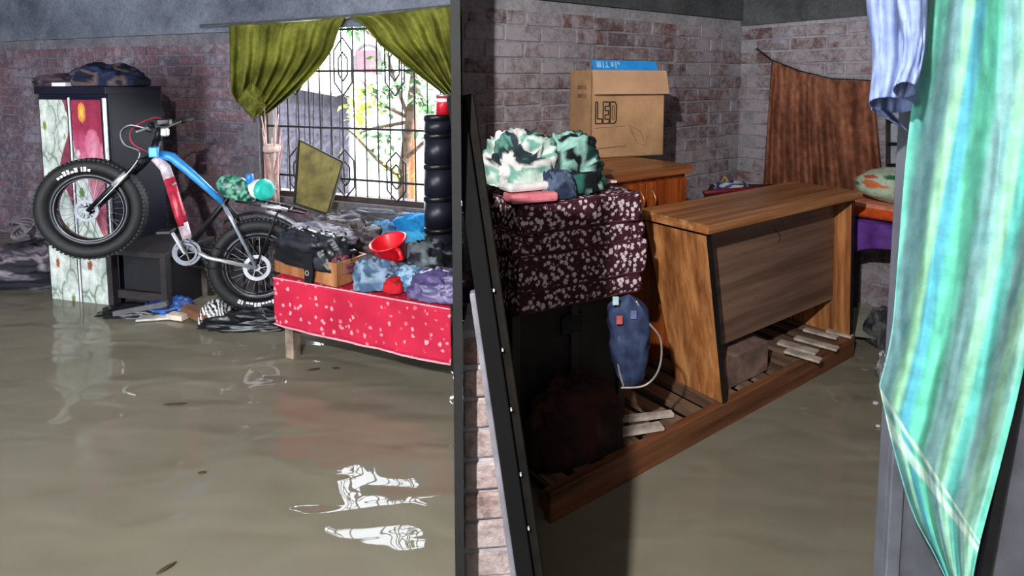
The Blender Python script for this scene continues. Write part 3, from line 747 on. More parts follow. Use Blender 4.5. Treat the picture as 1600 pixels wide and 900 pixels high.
tag(MB().bar(atz(290, 482, .04) , atz(326, 498, .05), .06, .05).build('timber_piece', plain('brown_timber', (112, 74, 52), .7), bevel=.004), 'short brown timber piece behind the striped cloth', 'timber')
tag(MB().bar(atz(178, 490, .03), atz(262, 474, .1), .02, .03).build('thin_batten', plain('grey_batten', (84, 84, 88), .6)), 'thin grey batten leaning below the bench', 'batten')
heap('wet_sack', 'black wet sack lying beside the rear wheel under the bed end', 'sack', atz(392, 512, -.02), (.24, .1, .09), 33, two((16, 16, 20), (40, 40, 46), 2), vcol('plastic_v', .35, .1, 60, .5), fold=.2)
heap('wet_sack', 'black sack heap below the wardrobe bench', 'sack', atz(218, 492, -.02), (.2, .1, .06), 35, two((14, 14, 18), (34, 34, 38), 2), vcol('plastic_v', .35, .1, 60, .5), fold=.2)
# clutter in the dark corner left of the wardrobe
lc0 = atz(40, 436, 0)
heap('rag_heap', 'grey and mauve rag heap in the dark far left corner', 'rags', atz(40, 440, 0) + LV * .1, (.3, .2, .22), 41, multi([(54, 52, 62), (110, 98, 108), (60, 56, 66), (140, 130, 138), (44, 42, 52)], 1.6), fold=.22)
heap('rag_heap', 'dark bundle floating in front of the corner rags', 'rags', atz(42, 446, -.01), (.34, .12, .1), 43, multi([(18, 18, 26), (34, 34, 44), (96, 92, 100), (22, 22, 30)], 1.8), fold=.2)
o = empty('coiled_rope', atz(36, 440, .2) + LV * .1, 'pale coiled rope lying on the corner rags', 'rope')
rc = at(38, 352, 3.95)
for k in range(5):
    MB().tube([rc + V((math.cos(t) * (.075 - .006 * k), -.02 + .03 * math.sin(t * 2 + k), math.sin(t) * .05 - .012 * k)) for t in [j * 2 * pi / 18 for j in range(19)]], .009, 6).build('rope_loop', plain('rope_grey', (96, 90, 98), .8), o, True)
tag(MB().hexa([atz(8, 452, -.1), atz(84, 452, -.1), atz(84, 446, -.1), atz(8, 446, -.1)] + [atz(8, 452, -.1) + V((0, 0, .12)), atz(84, 452, -.1) + V((0, 0, .12)), atz(84, 446, -.1) + V((0, 0, .12)), atz(8, 446, -.1) + V((0, 0, .12))]).build('kerb_plank', M_DKWOOD), 'dark plank in the water below the corner rags', 'plank')

# ------------------------------------------------------------------ bed with red cover
BZ = .42
AB = math.radians(24.5)
EU = V((math.cos(AB), -math.sin(AB), 0)); EV = V((math.sin(AB), math.cos(AB), 0))
bc = at(434, 434, 1); bc = atz(434, 434, BZ)
def bedp(u, d, z): return V((bc.x, bc.y, 0)) + EU * u + EV * d + V((0, 0, z))
bed = empty('bed', bedp(.7, .4, -.3), 'low wooden bed under the red cover', 'bed')
M_BEDW = plain('grey_bed_wood', (128, 112, 98), .7, vary=.25, scale=10)
DB = .88
def umax(d):                      # the bed is cut to the slanting partition
    n = V((pn.x, pn.y, 0)); o0 = pc0 - n * (pth / 2 + .012)
    q = bedp(0, d, 0)
    return ((o0 - q).dot(n)) / EU.dot(n)
LB = umax(0)
for (u, d) in ((.06, .03), (.06, DB - .05), (umax(.5) - .07, .45), (umax(DB) - .06, DB - .05)):
    MB().box(bedp(u, d, .02), (.055, .055, .68), EU, EV).build('leg', M_BEDW, bed, bevel=.003)
for d in (.03, DB - .03): MB().bar(bedp(.02, d, .32), bedp(umax(d + .03) - .02, d, .32), .03, .12).build('side_rail', M_BEDW, bed)
for k in range(5): MB().bar(bedp(.02, .08 + k * .18, BZ - .03), bedp(umax(.14 + k * .18) - .02, .08 + k * .18, BZ - .03), .12, .02, up=(0, 0, 1)).build('slat', M_BEDW, bed)
def red_mat():
    m, nt, bs = base_mat('red_flower_print')
    v = coords(nt)
    vo = nt.nodes.new('ShaderNodeTexVoronoi'); vo.inputs['Scale'].default_value = 27; nt.links.new(v, vo.inputs['Vector'])
    n1 = nz(nt, v, 55, 3); n2 = nz(nt, v, 5, 2)
    su = nt.nodes.new('ShaderNodeMath'); su.operation = 'MULTIPLY_ADD'; nt.links.new(n1, su.inputs[0]); su.inputs[1].default_value = .8; nt.links.new(vo.outputs['Distance'], su.inputs[2])
    pat = ramp(nt, su.outputs[0], [(.58, (225, 225, 225)), (.70, (0, 0, 0))])
    sel = ramp(nt, vo.outputs['Color'], [(.3, (0, 0, 0)), (.4, (230, 230, 230))])
    red = ramp(nt, n2, [(.3, (158, 18, 48)), (.7, (186, 30, 62))])
    fac = mixc(nt, 1.0, pat, sel, 'MULTIPLY')
    nt.links.new(mixc(nt, fac, red, (236, 176, 186)), bs.inputs['Base Color'])
    bs.inputs['Roughness'].default_value = .7; bs.inputs['Specular IOR Level'].default_value = .25
    bump(nt, bs, nz(nt, v, 220, 2), .2, .002)
    return m
M_REDP = red_mat()
cov = MB()
SK = .245
def cover_fn(a, b):
    prof = b * (DB + SK)
    u = -.015 + a * (umax(max(0, prof - SK)) + .01)
    wob = .006 * fr(V((u * 5, b * 6, 2)), 3)
    if prof > SK:
        d = prof - SK - .012; z = BZ + .004 + max(0, wob) * 1.2
    else:
        d = -.014 + wob * 1.2 * (1 - prof / SK) - .006 * math.sin(u * 9) * (1 - prof / SK); z = BZ + .004 - (SK - prof) - .012 * math.sin(u * 2.4) * (1 - prof / SK)
    return bedp(u, d, z)
cov.grid(cover_fn, 110, 60)
cover = tag(cov.build('bed_cover', M_REDP, None, True, solid=.004), 'red flower print cover draped over the front of the bed', 'bed cover')
side = MB().grid(lambda a, b: bedp(-.017 - .004 * math.sin(a * 9), -.01 + a * .86, BZ + .004 - b * SK * (1 - .1 * a)), 30, 12).build('side_flap', M_REDP, cover, True, solid=.004)
MB().tube([cover_fn(k / 60, 0) - EV * .004 for k in range(61)], .005, 6).build('hem', plain('hem_pink', (222, 150, 160), .8), cover, True)
MB().tube([cover_fn(k / 60, SK / (DB + SK)) - EV * .003 for k in range(61)], .0035, 6).build('fold_edge', plain('hem_pink', (222, 150, 160), .8), cover, True)
# things on the bed
ZB = BZ + .012
bA = atz(525, 449, ZB); bL = atz(430, 424, ZB); bdir = (bL - bA); bdir.z = 0; bl = bdir.length; bdir.normalize(); bperp = V((-bdir.y, bdir.x, 0))
if bperp.y < 0: bperp = -bperp
M_BOXW = wood('box_veneer', (128, 78, 44), (168, 112, 70), (196, 144, 98), (0, 0, 0), (30, 30, 3), .5)
bx = empty('open_box', bA + bdir * bl / 2 + bperp * .1, 'open brown wooden box full of clothes on the red bed', 'box')
bh = .118; bw = .2
for (o0, d0, L0, nm) in ((bA, bdir, bl, 'long_side'), (bA, bperp, bw, 'short_side'), (bA + bperp * bw, bdir, bl, 'long_side'), (bA + bdir * bl, bperp, bw, 'short_side')):
    if nm == 'long_side' and o0 is bA:
        n_ = V((-d0.y, d0.x, 0))
        pts = [o0 + d0 * (L0 * x) + V((0, 0, bh * y)) for x, y in ((0, 0), (1, 0), (1, 1), (.5, .95), (.44, .55), (.36, .35), (.28, .55), (.25, .97), (0, 1))]
        MB().poly(pts, .012, bperp).build(nm, M_BOXW, bx)
    else:
        MB().box(o0 + d0 * L0 / 2 + V((0, 0, bh / 2)), (L0, .012, bh), d0, V((-d0.y, d0.x, 0))).build(nm, M_BOXW, bx, bevel=.002)
MB().box(bA + bdir * bl / 2 + bperp * bw / 2 + V((0, 0, .006)), (bl - .02, bw - .02, .01), bdir, bperp).build('bottom', M_BOXW, bx)
bcen = bA + bdir * bl / 2 + bperp * bw / 2
rzb = math.atan2(-bdir.y, -bdir.x)
heap('black_garment', 'shiny black garment piled high in the wooden box', 'clothes', bcen + bdir * .03 + V((0, 0, .06)), (.235, .11, .15), 51, two((16, 17, 22), (46, 48, 56), 2), vcol('plastic_v', .35, .1, 60, .5), rz=rzb, fold=.16)
heap('pink_garment', 'dusty pink garment in the right end of the wooden box', 'clothes', bA + bdir * .1 + bperp * .09 + V((0, 0, .05)), (.11, .08, .09), 53, two((128, 70, 82), (96, 60, 70), 2), rz=rzb, fold=.12)
sl = MB().grid(lambda a, b: bA + bdir * (bl * .37 + (a - .5) * .075 * (1 - .35 * b)) - bperp * (.012 + .012 * math.sin(b * 3)) + V((0, 0, bh + .03 - b * .165)) + bdir * .008 * math.sin(b * 8), 10, 16, lambda a, b: (20, 20, 26)).build('black_strap', vcol('cloth_v'), None, True, solid=.012)
tag(sl, 'black strap hanging over the notch of the wooden box', 'strap')
MB().ring(bA + bdir * bl * .37 - bperp * .03 + V((0, 0, .05)), bperp, 0, [(.01, -.003), (.014, -.003), (.014, .003), (.01, .003)], 18).build('buckle', M_ALU, sl)
heap('grey_garment', 'grey striped garments heaped behind the wooden box', 'clothes', atz(535, 372, ZB + .1) * 1 + V((0, 0, -.1)), (.26, .13, .19), 55, stripes((122, 116, 118), (72, 68, 74), (.2, .3, .9), 6), rz=-.4, fold=.18)
heap('white_garment', 'off white crumpled cloth on top of the black garment', 'clothes', bcen + bdir * .05 + bperp * .06 + V((0, 0, .17)), (.2, .06, .06), 57, two((176, 174, 186), (110, 108, 122), 2), rz=rzb, fold=.22)
heap('blue_garment', 'bright sky blue cloth lying behind the red mug', 'clothes', atz(630, 384, ZB + .04) + EV * .12 + V((0, 0, -.04)), (.17, .12, .17), 59, two((30, 132, 196), (70, 172, 224), 1.6), rz=-.4, fold=.16)
heap('blue_garment', 'pale blue cloth beside the grey garments', 'clothes', atz(586, 392, ZB + .03) + EV * .05 + V((0, 0, -.03)), (.09, .1, .16), 60, two((110, 160, 200), (70, 120, 170), 1.6), rz=-.4, fold=.16)
heap('black_garment', 'black tangled clothes right of the red mug', 'clothes', atz(668, 430, ZB) , (.15, .12, .14), 61, multi([(16, 18, 24), (34, 38, 46), (110, 118, 126), (22, 24, 30), (14, 16, 22)], 1.5), rz=-.4, fold=.2)
heap('dark_cloth', 'dark denim cloth under the red mug', 'clothes', atz(612, 436, ZB), (.15, .14, .1), 63, two((26, 30, 42), (60, 72, 92), 1.6), rz=-.4, fold=.16)
# red mug
mg = atz(614, 404, ZB + .11)
mug = empty('red_mug', mg, 'red plastic mug tilted among the clothes', 'mug')
max_ = (V((0, 0, 1)) - EV * .3 - EU * .1).normalized()
lathe(mg, max_, [(.0005, -.02), (.062, -.02), (.07, .0), (.086, .09), (.096, .094), (.098, .1), (.092, .104), (.083, .098), (.066, .0), (.0005, -.008)], 'cup', plain('red_plastic', (206, 24, 40), .3, vary=.06), mug, 40)
hd = EU * .85 - EV * .5
MB().tube([mg + hd * .078 + max_ * .08, mg + hd * .125 + max_ * .075, mg + hd * .135 + max_ * .04, mg + hd * .075 + max_ * .012], .011, 8).build('handle', plain('red_plastic', (206, 24, 40)), mug, True)
heap('denim_cloth', 'pale denim cloth with tied end left of the red cloth', 'clothes', atz(590, 446, ZB), (.1, .08, .12), 65, two((74, 100, 130), (136, 158, 180), 2.5), rz=.3, fold=.2)
heap('denim_cloth', 'pale denim cloth right of the red cloth', 'clothes', atz(645, 450, ZB), (.08, .06, .085), 67, two((80, 120, 160), (150, 180, 205), 2.5), rz=-.2, fold=.2)
heap('red_cloth', 'small red cloth between the two denim cloths', 'clothes', atz(617, 454, ZB), (.05, .05, .065), 69, two((186, 22, 34), (150, 14, 28), 1.2), fold=.08)
heap('purple_bag', 'translucent purple bag at the right end of the bed', 'bag', atz(690, 462, ZB), (.13, .1, .11), 71, two((74, 66, 110), (112, 100, 140), 2), vcol('plastic_v', .35, .1, 60, .5), rz=-.3, fold=.15)
heap('cream_cloth', 'cream cloth beside the partition on the bed', 'clothes', atz(704, 428, ZB) + EV * .1, (.07, .07, .12), 73, two((186, 176, 160), (150, 140, 128), 2), fold=.12)
# stack of black tubs and a red tin
tb = at(686, 388, 3.35)
zz = ZB
for k, (r, h) in enumerate(((.082, .18), (.082, .18), (.081, .18), (.08, .17), (.078, .1))):
    lab = ['black round tub at the bottom of the stack by the partition', 'black round tub second from the bottom of the stack', 'black round tub in the middle of the stack', 'black round tub second from the top of the stack', 'shallow black tub on top of the stack under the red tin'][k]
    t = empty('plastic_tub', V((tb.x, tb.y, zz)), lab, 'tub', 'black tubs stacked by the partition')
    lathe(V((tb.x, tb.y, zz)), up_, [(.0005, 0), (r * .99, 0), (r * .99, h - .03), (.0005, h - .03)], 'body', plain('tub_navy', (24, 26, 38), .4, vary=.2), t, 36)
    lathe(V((tb.x, tb.y, zz)), up_, [(.0005, h - .03), (r * 1.03, h - .03), (r * 1.03, h - .008), (r * .96, h), (.0005, h)], 'lid', M_BLACK, t, 36)
    zz += h + .001
tin = empty('red_tin', V((tb.x + .03, tb.y - .02, zz)), 'red and white cylindrical tin on top of the black tubs', 'tin')
tq = V((tb.x + .032, tb.y - .02, zz))
lathe(tq, up_, [(.0005, 0), (.038, 0), (.038, .1), (.0005, .1)], 'body', plain('tin_red', (186, 26, 48), .35), tin)
lathe(tq, up_, [(.0385, .07), (.0392, .07), (.0392, .09), (.0385, .09)], 'band', M_WHITE, tin)
lathe(tq, up_, [(.0005, .1), (.04, .1), (.04, .112), (.0005, .114)], 'lid', M_ALU, tin)
# olive board leaning on the window
M_OLIVE = plain('olive_board', (132, 122, 74), .8, vary=.2, scale=8)
bd = empty('leaning_board', lwpx(495, 335, .12), 'olive framed board leaning against the window grille', 'board')
pq = [lwpx(x, y, w) for x, y, w in ((461, 318, .2), (513, 335, .2), (537, 254, .06), (468, 219, .06))]
nB = (pq[1] - pq[0]).cross(pq[3] - pq[0]).normalized()
if nB.y > 0: nB = -nB
MB().poly(pq, .012, -nB).build('panel', M_OLIVE, bd)
fmB = MB()
for i in range(4): fmB.bar(pq[i] + nB * .004, pq[(i + 1) % 4] + nB * .004, .012, .018, up=nB)
fmB.build('frame', plain('board_frame', (46, 44, 34), .7), bd)
mk = MB()
for r in range(4):
    for c_ in range(5):
        s0 = .2 + c_ * .13; t0_ = .3 + r * .15
        P = lambda s, t: pq[0].lerp(pq[1], s).lerp(pq[3].lerp(pq[2], s), t) + nB * .001
        mk.add([P(s0, t0_), P(s0 + .09, t0_), P(s0 + .09, t0_ + .06), P(s0, t0_ + .06)], [(0, 1, 2, 3)])
mk.build('faded_print', plain('faded_print', (112, 100, 60), .85), bd)
# bundle of dry stalks
sb = empty('stalk_bundle', lwpx(424, 320, .14), 'bundle of pale pink dry stalks standing beside the window', 'stalks')
rnd = random.Random(11)
for k in range(16):
    a = lwpx(rnd.uniform(414, 436), 330, .12 + rnd.uniform(0, .06)); b = lwpx(rnd.uniform(408, 442), rnd.uniform(165, 240), .1 + rnd.uniform(0, .08))
    m = a.lerp(b, .5) + LU * rnd.uniform(-.03, .03)
    MB().tube([a, m, b], [.009, .008, .004], 6).build('stalk', plain('stalk_%d' % (k % 3), ((190, 150, 146), (160, 120, 112), (206, 180, 172))[k % 3], .85), sb, True)
MB().ring(lwpx(425, 232, .15), up_, 0, [(.05, -.03), (.062, -.015), (.062, .015), (.05, .03), (.045, 0)], 20).build('binding', plain('stalk_2', (206, 180, 172)), sb, True)
# window ledge items: mattress roll behind clothes
heap('grey_blanket', 'grey mottled blanket piled under the window sill', 'blanket', atz(600, 372, ZB) , (.42, .1, .15), 77, multi([(70, 70, 78), (104, 104, 112), (84, 80, 86), (126, 122, 126)], 2.2), rz=-.4, fold=.16)

# ------------------------------------------------------------------ flotsam on the water
M_FLOT = plain('wet_leaf', (70, 54, 34), .7, vary=.2)
def flot(px, py, L, wd, ang, label, name='floating_leaf', mat=None):
    c = atz(px, py, .003); d = V((math.cos(ang), math.sin(ang), 0)); s = V((-d.y, d.x, 0))
    pts = [(-.5, 0), (-.25, .42), (.1, .5), (.4, .25), (.5, 0), (.3, -.35), (-.1, -.5), (-.35, -.3)]
    tag(MB().poly([c + d * x * L + s * y * wd for x, y in pts], .004, up_).build(name, mat or M_FLOT), label, 'leaf' if 'leaf' in name else 'twig', 'flotsam on the water')
flot(274, 632, .1, .016, .1, 'dark leaf floating in the middle of the left water')
flot(205, 616, .06, .008, -.4, 'pale straw floating left of the dark leaf', 'floating_straw', plain('straw', (176, 164, 140), .7))
flot(316, 739, .03, .012, .2, 'tiny brown leaf speck in the open water')
flot(260, 888, .055, .014, .9, 'brown twig floating at the bottom edge of the left room', 'floating_twig')
flot(490, 578, .06, .02, .3, 'dark leaf floating below the red bed cover')
flot(525, 576, .045, .02, -.2, 'small dark leaf floating right below the bed edge')
flot(1368, 630, .03, .02, .4, 'white foam scrap floating beside the striped curtain', 'floating_scrap', M_WHITE)
flot(1352, 577, .05, .03, .1, 'grey scrap floating near the bed rail end', 'floating_scrap', plain('scrap_grey', (120, 122, 120), .7))
flot(1372, 666, .02, .015, .1, 'tiny white scrap floating beside the door edge', 'floating_scrap', M_WHITE)

# ================================================================== RIGHT ROOM
ROTA = math.atan2(RA.y, RA.x)
M_WOODV = wood('teak_vertical', (130, 76, 40), (184, 122, 72), (214, 158, 104), (0, 0, 0), (40, 40, 1.1), .4)
def wood_dir(name, dark, mid, light, d, fine=34, long=2.0, rough=.35):
    if name in MATS: return MATS[name]
    m, nt, bs = base_mat(name)
    g = nt.nodes.new('ShaderNodeNewGeometry'); vr = nt.nodes.new('ShaderNodeVectorRotate'); vr.rotation_type = 'Z_AXIS'
    vr.inputs['Angle'].default_value = -math.atan2(d.y, d.x)
    nt.links.new(g.outputs['Position'], vr.inputs['Vector'])
    mp = nt.nodes.new('ShaderNodeMapping'); mp.inputs['Scale'].default_value = (long, fine, fine); nt.links.new(vr.outputs[0], mp.inputs['Vector'])
    v = mp.outputs['Vector']
    f = nz(nt, v, 1.0, 7, .62, .15); f2 = nz(nt, v, .35, 2, .5, .3)
    c1 = ramp(nt, f, [(.28, dark), (.5, mid), (.74, light)]); c2 = ramp(nt, f2, [(.35, (160, 150, 145)), (.65, (255, 255, 255))])
    nt.links.new(mixc(nt, .7, c1, c2, 'MULTIPLY'), bs.inputs['Base Color'])
    bs.inputs['Roughness'].default_value = rough; bs.inputs['Specular IOR Level'].default_value = .4
    bump(nt, bs, f, .12, .002); MATS[name] = m; return m
M_TOP = wood_dir('teak_top', (124, 74, 42), (176, 118, 72), (210, 158, 110), RA, 34, 1.3)
M_PANEL = wood_dir('teak_panel_shaded', (92, 70, 58), (122, 94, 78), (146, 116, 98), RA, 26, 1.2, .5)  # front panel teak, its dimmer lighting put into the darker colour
M_RAIL = wood_dir('bed_rail_wood', (78, 44, 26), (122, 76, 48), (150, 100, 66), RA, 26, 1.8, .5)
M_RED_WOOD = wood('cupboard_wood', (110, 44, 16), (160, 76, 32), (190, 104, 52), (0, 0, 0), (30, 30, 1.8), .3)
M_CUPTOP = wood_dir('cupboard_top', (120, 66, 34), (162, 100, 56), (190, 130, 80), RA)

# bed frame (raised platform)
PZ = .11
pr = atz(1037.8, 677.8, PZ)
def plat(t, d, z): return V((pr.x, pr.y, 0)) + RA * t + RB * d + V((0, 0, z))
fb = empty('slatted_cot', plat(.3, .5, -.3), 'wooden slatted bed frame just above the flood carrying the desk', 'cot')
T0, T1, PD = -.55, 1.5, .93
def pdep(t): return PD if t > -.05 else .5
p = [plat(T0, 0, -.06), plat(T1, 0, -.06), plat(T1, .035, -.06), plat(T0, .035, -.06)]
MB().hexa(p + [q + V((0, 0, PZ + .055)) for q in p]).build('front_rail', M_RAIL, fb, bevel=.004)
p = [plat(-.05, PD, -.06), plat(T1, PD, -.06), plat(T1, PD + .035, -.06), plat(-.05, PD + .035, -.06)]
MB().hexa(p + [q + V((0, 0, PZ + .04)) for q in p]).build('rear_rail', M_RAIL, fb)
ns = 17
M_SLAT = wood_dir('slat_wood', (70, 52, 42), (112, 88, 72), (150, 126, 106), RB, 24, 1.5, .6)
for k in range(ns):
    t = T0 + .06 + k * (T1 - T0 - .12) / (ns - 1)
    rr = random.Random(k).uniform(-.008, .008)
    p = [plat(t - .035 + rr, .03, PZ - .028), plat(t + .035 + rr, .03, PZ - .028), plat(t + .035, pdep(t), PZ - .028), plat(t - .035, pdep(t), PZ - .028)]
    MB().hexa(p + [q + V((0, 0, .022)) for q in p]).build('slat', M_SLAT, fb)
for t in (T0 + .05, T1 - .05):
    for d in (.06, pdep(t) - .03): MB().box(plat(t, d, -.2), (.06, .06, .5), RA, RB).build('leg', M_RAIL, fb)

# desk
DZ = PZ - .004
dfl = atz(1129, 631, DZ)                 # front left foot
dtop = .775
def desk(a, b, z): return V((dfl.x, dfl.y, 0)) + RA * a + RB * b + V((0, 0, DZ + z))
dk = empty('desk', desk(.55, .17, 0), 'brown wood grain desk with a recessed front panel standing on the bed frame', 'desk')
DL, DDp = 1.2, .31
a0, a1, b0, b1 = -.17, DL - .12, -.03, DDp + .03
p = [desk(a0, b0, dtop - .036), desk(a1, b0, dtop - .036), desk(a1, b1, dtop - .036), desk(a0, b1, dtop - .036)]
MB().hexa(p + [q + V((0, 0, .036)) for q in p]).build('desk_top', M_TOP, dk, bevel=.003)
th = .028
zt = dtop - .05
def side_panel(atop, abot, b_front, b_rear_t, b_rear_b, nm):
    p = [desk(abot, b_front, 0), desk(abot + th, b_front, 0), desk(abot + th, b_rear_b, 0), desk(abot, b_rear_b, 0), desk(atop, b_front, zt), desk(atop + th, b_front, zt), desk(atop + th, b_rear_t, zt), desk(atop, b_rear_t, zt)]
    o = MB().hexa(p).build(nm, M_WOODV, dk, bevel=.002)
    e = .0025
    q = [p[0] - RB * e, p[1] - RB * e, p[1] + RB * .001, p[0] + RB * .001, p[4] - RB * e, p[5] - RB * e, p[5] + RB * .001, p[4] + RB * .001]
    MB().hexa(q).build('black_edging', M_BLACK, o)
    return o
side_panel(-.14, .0, 0, DDp, DDp - .07, 'side_panel')
side_panel(DL - th - .14, DL - th - .09, 0, DDp, DDp, 'side_panel')
rec = .085
p = [desk(.0, rec, .19), desk(DL - .14, rec, .19), desk(DL - .14, rec + .018, .19), desk(.0, rec + .018, .19), desk(-.105, rec, zt - .01), desk(DL - .165, rec, zt - .01), desk(DL - .165, rec + .018, zt - .01), desk(-.105, rec + .018, zt - .01)]
MB().hexa(p).build('front_panel', M_PANEL, dk, bevel=.002)
p = [desk(-.13, .02, zt), desk(DL - .15, .02, zt), desk(DL - .15, DDp - .02, zt), desk(-.13, DDp - .02, zt)]
MB().hexa(p + [q + V((0, 0, dtop - .036 - zt)) for q in p]).build('top_rail', M_BLACK, dk)
sc = MB().tube([desk(.48 + .05 * math.sin(t), rec - .002, zt - .08 - .03 * t) for t in [k * .25 for k in range(10)]], .002, 5).build('scratch', M_DKWOOD, dk)
p = [desk(.05, rec - .03, 0), desk(.42, rec - .03, 0), desk(.42, rec + .12, 0), desk(.05, rec + .12, 0)]
tag(MB().hexa(p + [q + V((0, 0, .14)) for q in p]).build('storage_box', plain('grey_brown_box', (116, 94, 84), .7, vary=.2), bevel=.004), 'grey brown box tucked under the desk panel', 'box')
for k, (t, d, L, w) in enumerate(((.86, .06, .2, .05), (.98, .1, .16, .04), (.74, .09, .18, .06), (.66, .02, .16, .05), (1.08, .05, .12, .05))):
    labs = ['whitish board scrap under the right part of the desk', 'narrow pale board scrap near the right desk leg', 'pale board scrap beside the grey box under the desk', 'thin pale strip on the slats in front of the grey box', 'short pale strip beside the right desk leg']
    tag(MB().box(desk(t, d, .012 + .006 * (k % 2)), (w, L, .012), (RA + RB * .2).normalized(), (RB - RA * .2).normalized()).build('board_scrap', plain('pale_scrap', (170, 158, 146), .7, vary=.2), bevel=.002), labs[k], 'scrap', 'board scraps under the desk')
tag(MB().bar(plat(-.1, .16, PZ + .012), plat(.12, .06, PZ + .012), .03, .015).build('board_scrap', plain('pale_scrap', (170, 158, 146))), 'pale stick lying on the slats left of the desk', 'scrap')
tag(MB().bar(plat(-.16, .1, PZ + .01), plat(.02, .03, PZ + .01), .045, .012).build('board_scrap', plain('pale_scrap', (170, 158, 146))), 'pale board along the rail at the left of the desk', 'scrap')

# cupboard with the carton
cz = 1.03
cfr = atz(1083, 257, cz)
def cup(a, b, z): return V((cfr.x, cfr.y, z)) + RA * a + RB * b
cu = empty('cupboard', cup(-.5, .3, PZ), 'reddish brown wooden cupboard with two curved handles behind the mattresses', 'cupboard')
CL, CD = .64, .6
p = [cup(-CL, 0, cz - .04), cup(0, 0, cz - .04), cup(0, CD, cz - .04), cup(-CL, CD, cz - .04)]
MB().hexa(p + [q + V((0, 0, .04)) for q in p]).build('cupboard_top', M_CUPTOP, cu, bevel=.004)
p = [cup(-CL + .02, .03, PZ - .006), cup(-.02, .03, PZ - .006), cup(-.02, CD - .02, PZ - .006), cup(-CL + .02, CD - .02, PZ - .006)]
MB().hexa(p + [q + V((0, 0, cz - .042 - PZ + .006)) for q in p]).build('body', M_RED_WOOD, cu)
for (x0, x1, hx) in ((-CL + .03, -.485, -.53), (-.478, -.235, -.26)) if False else ((-.62, -.32, -.36), (-.314, -.03, -.285)):
    p = [cup(x0, .012, PZ), cup(x1, .012, PZ), cup(x1, .03, PZ), cup(x0, .03, PZ)]
    d = MB().hexa(p + [q + V((0, 0, cz - .06 - PZ)) for q in p]).build('door', M_RED_WOOD, cu, bevel=.003)
    MB().tube([cup(hx, .012 - .03 * math.sin(k * pi / 10), cz - .2 + .1 * k / 10 + .012) for k in range(11)], .006, 7).build('handle', plain('handle_bronze', (150, 100, 66), .3, .6), d, True)

# carton with LED lettering
kfl = atz(923, 248, cz + .002); kfr = atz(1036, 242, cz + .002)
ku = (kfr - kfl); ku.z = 0; kw = ku.length; ku.normalize(); kv = V((-ku.y, ku.x, 0))
def kp(a, b, z): return V((kfl.x, kfl.y, cz + .002)) + ku * a * kw + kv * b + V((0, 0, z))
kh = .455; kd = .24
kt = empty('carton', kp(.5, kd / 2, 0), 'brown cardboard carton lettered LED on top of the cupboard', 'carton')
p = [kp(0, 0, 0), kp(1, 0, 0), kp(1, kd, 0), kp(0, kd, 0)]
fc = MB()
for i in range(4):
    a, b = p[i], p[(i + 1) % 4]; n_ = (b - a).cross(up_).normalized()
    fc.hexa([a, b, b - n_ * .006, a - n_ * .006, a + up_ * kh, b + up_ * kh, b - n_ * .006 + up_ * kh, a - n_ * .006 + up_ * kh])
fc.hexa(p + [q + up_ * .006 for q in p])
fc.build('body', M_CARD, kt)
fl = kh * .27
q = [kp(-.005, -.002, kh), kp(1.01, -.002, kh), kp(1.02, -.028, kh - fl), kp(.0, -.03, kh - fl)]
MB().poly(q, .005, -kv).build('front_flap', plain('cardboard_flap', (188, 148, 116), .85, vary=.06, scale=5, spec=.15), kt)
q = [kp(0, 0, kh), kp(0, kd, kh), kp(0, kd, kh + .02) - ku * .1, kp(0, 0, kh + .02) - ku * .09]
MB().poly([kp(.09, .05, kh), kp(.97, .05, kh), kp(.97, .06, kh + .05), kp(.06, .06, kh + .054)], .005, kv).build('blue_flap', plain('flap_blue', (40, 140, 214), .5, vary=.08), kt)
pm = MB()
for (x0, x1, z0, z1) in ((.13, .19, .015, .045), (.21, .225, .012, .045), (.24, .30, .014, .022), (.26, .275, .014, .046), (.32, .36, .02, .045), (.38, .4, .012, .046), (.41, .44, .03, .046)):
    pm.add([kp(x0, .048, kh + z0), kp(x1, .048, kh + z0), kp(x1, .0555, kh + z1), kp(x0, .0555, kh + z1)], [(0, 1, 2, 3)])
pm.build('flap_print', plain('print_pale_blue', (150, 200, 232), .5), kt)
M_INK = plain('carton_ink', (40, 30, 26), .8, vary=.1)
ink = MB(); inkl = MB()
def stroke(mb, x0, z0, x1, z1, w):
    a = kp(x0, -.0015, z0 * kh); b = kp(x1, -.0015, z1 * kh); mb.bar(a, b, w, .0012, up=kv)
def letter(pts, x, z, sx, sz, w=.0065):
    for (a, b) in zip(pts, pts[1:] + pts[:1]): stroke(ink, x + a[0] * sx, z + a[1] * sz, x + b[0] * sx, z + b[1] * sz, w)
LZ, LH = .395, .245
letter([(0, 0), (0, 1), (.3, 1), (.3, .22), (1, .22), (1, 0)], .055, LZ, .085, LH)
letter([(0, 0), (0, 1), (1, 1), (1, .8), (.32, .8), (.32, .6), (.9, .6), (.9, .4), (.32, .4), (.32, .2), (1, .2), (1, 0)], .155, LZ, .08, LH)
letter([(0, 0), (0, 1), (.75, 1), (1, .85), (1, .15), (.75, 0)], .248, LZ, .085, LH); letter([(.3, .2), (.3, .8), (.62, .8), (.7, .72), (.7, .28), (.62, .2)], .248, LZ, .085, LH, .003)
ink.build('led_lettering', M_INK, kt)
for (x0, z0, x1, z1, w) in ((.05, .345, .45, .36, .003), (.09, .11, .47, .13, .006), (.5, .37, .66, .3, .002), (.66, .3, .72, .18, .002), (.55, .3, .62, .16, .002), (.62, .16, .74, .12, .002), (.74, .12, .78, .25, .002), (.52, .36, .56, .25, .002)):
    stroke(inkl, x0, z0, x1, z1, w)
inkl.build('small_print', plain('faint_ink', (132, 98, 74), .85), kt)
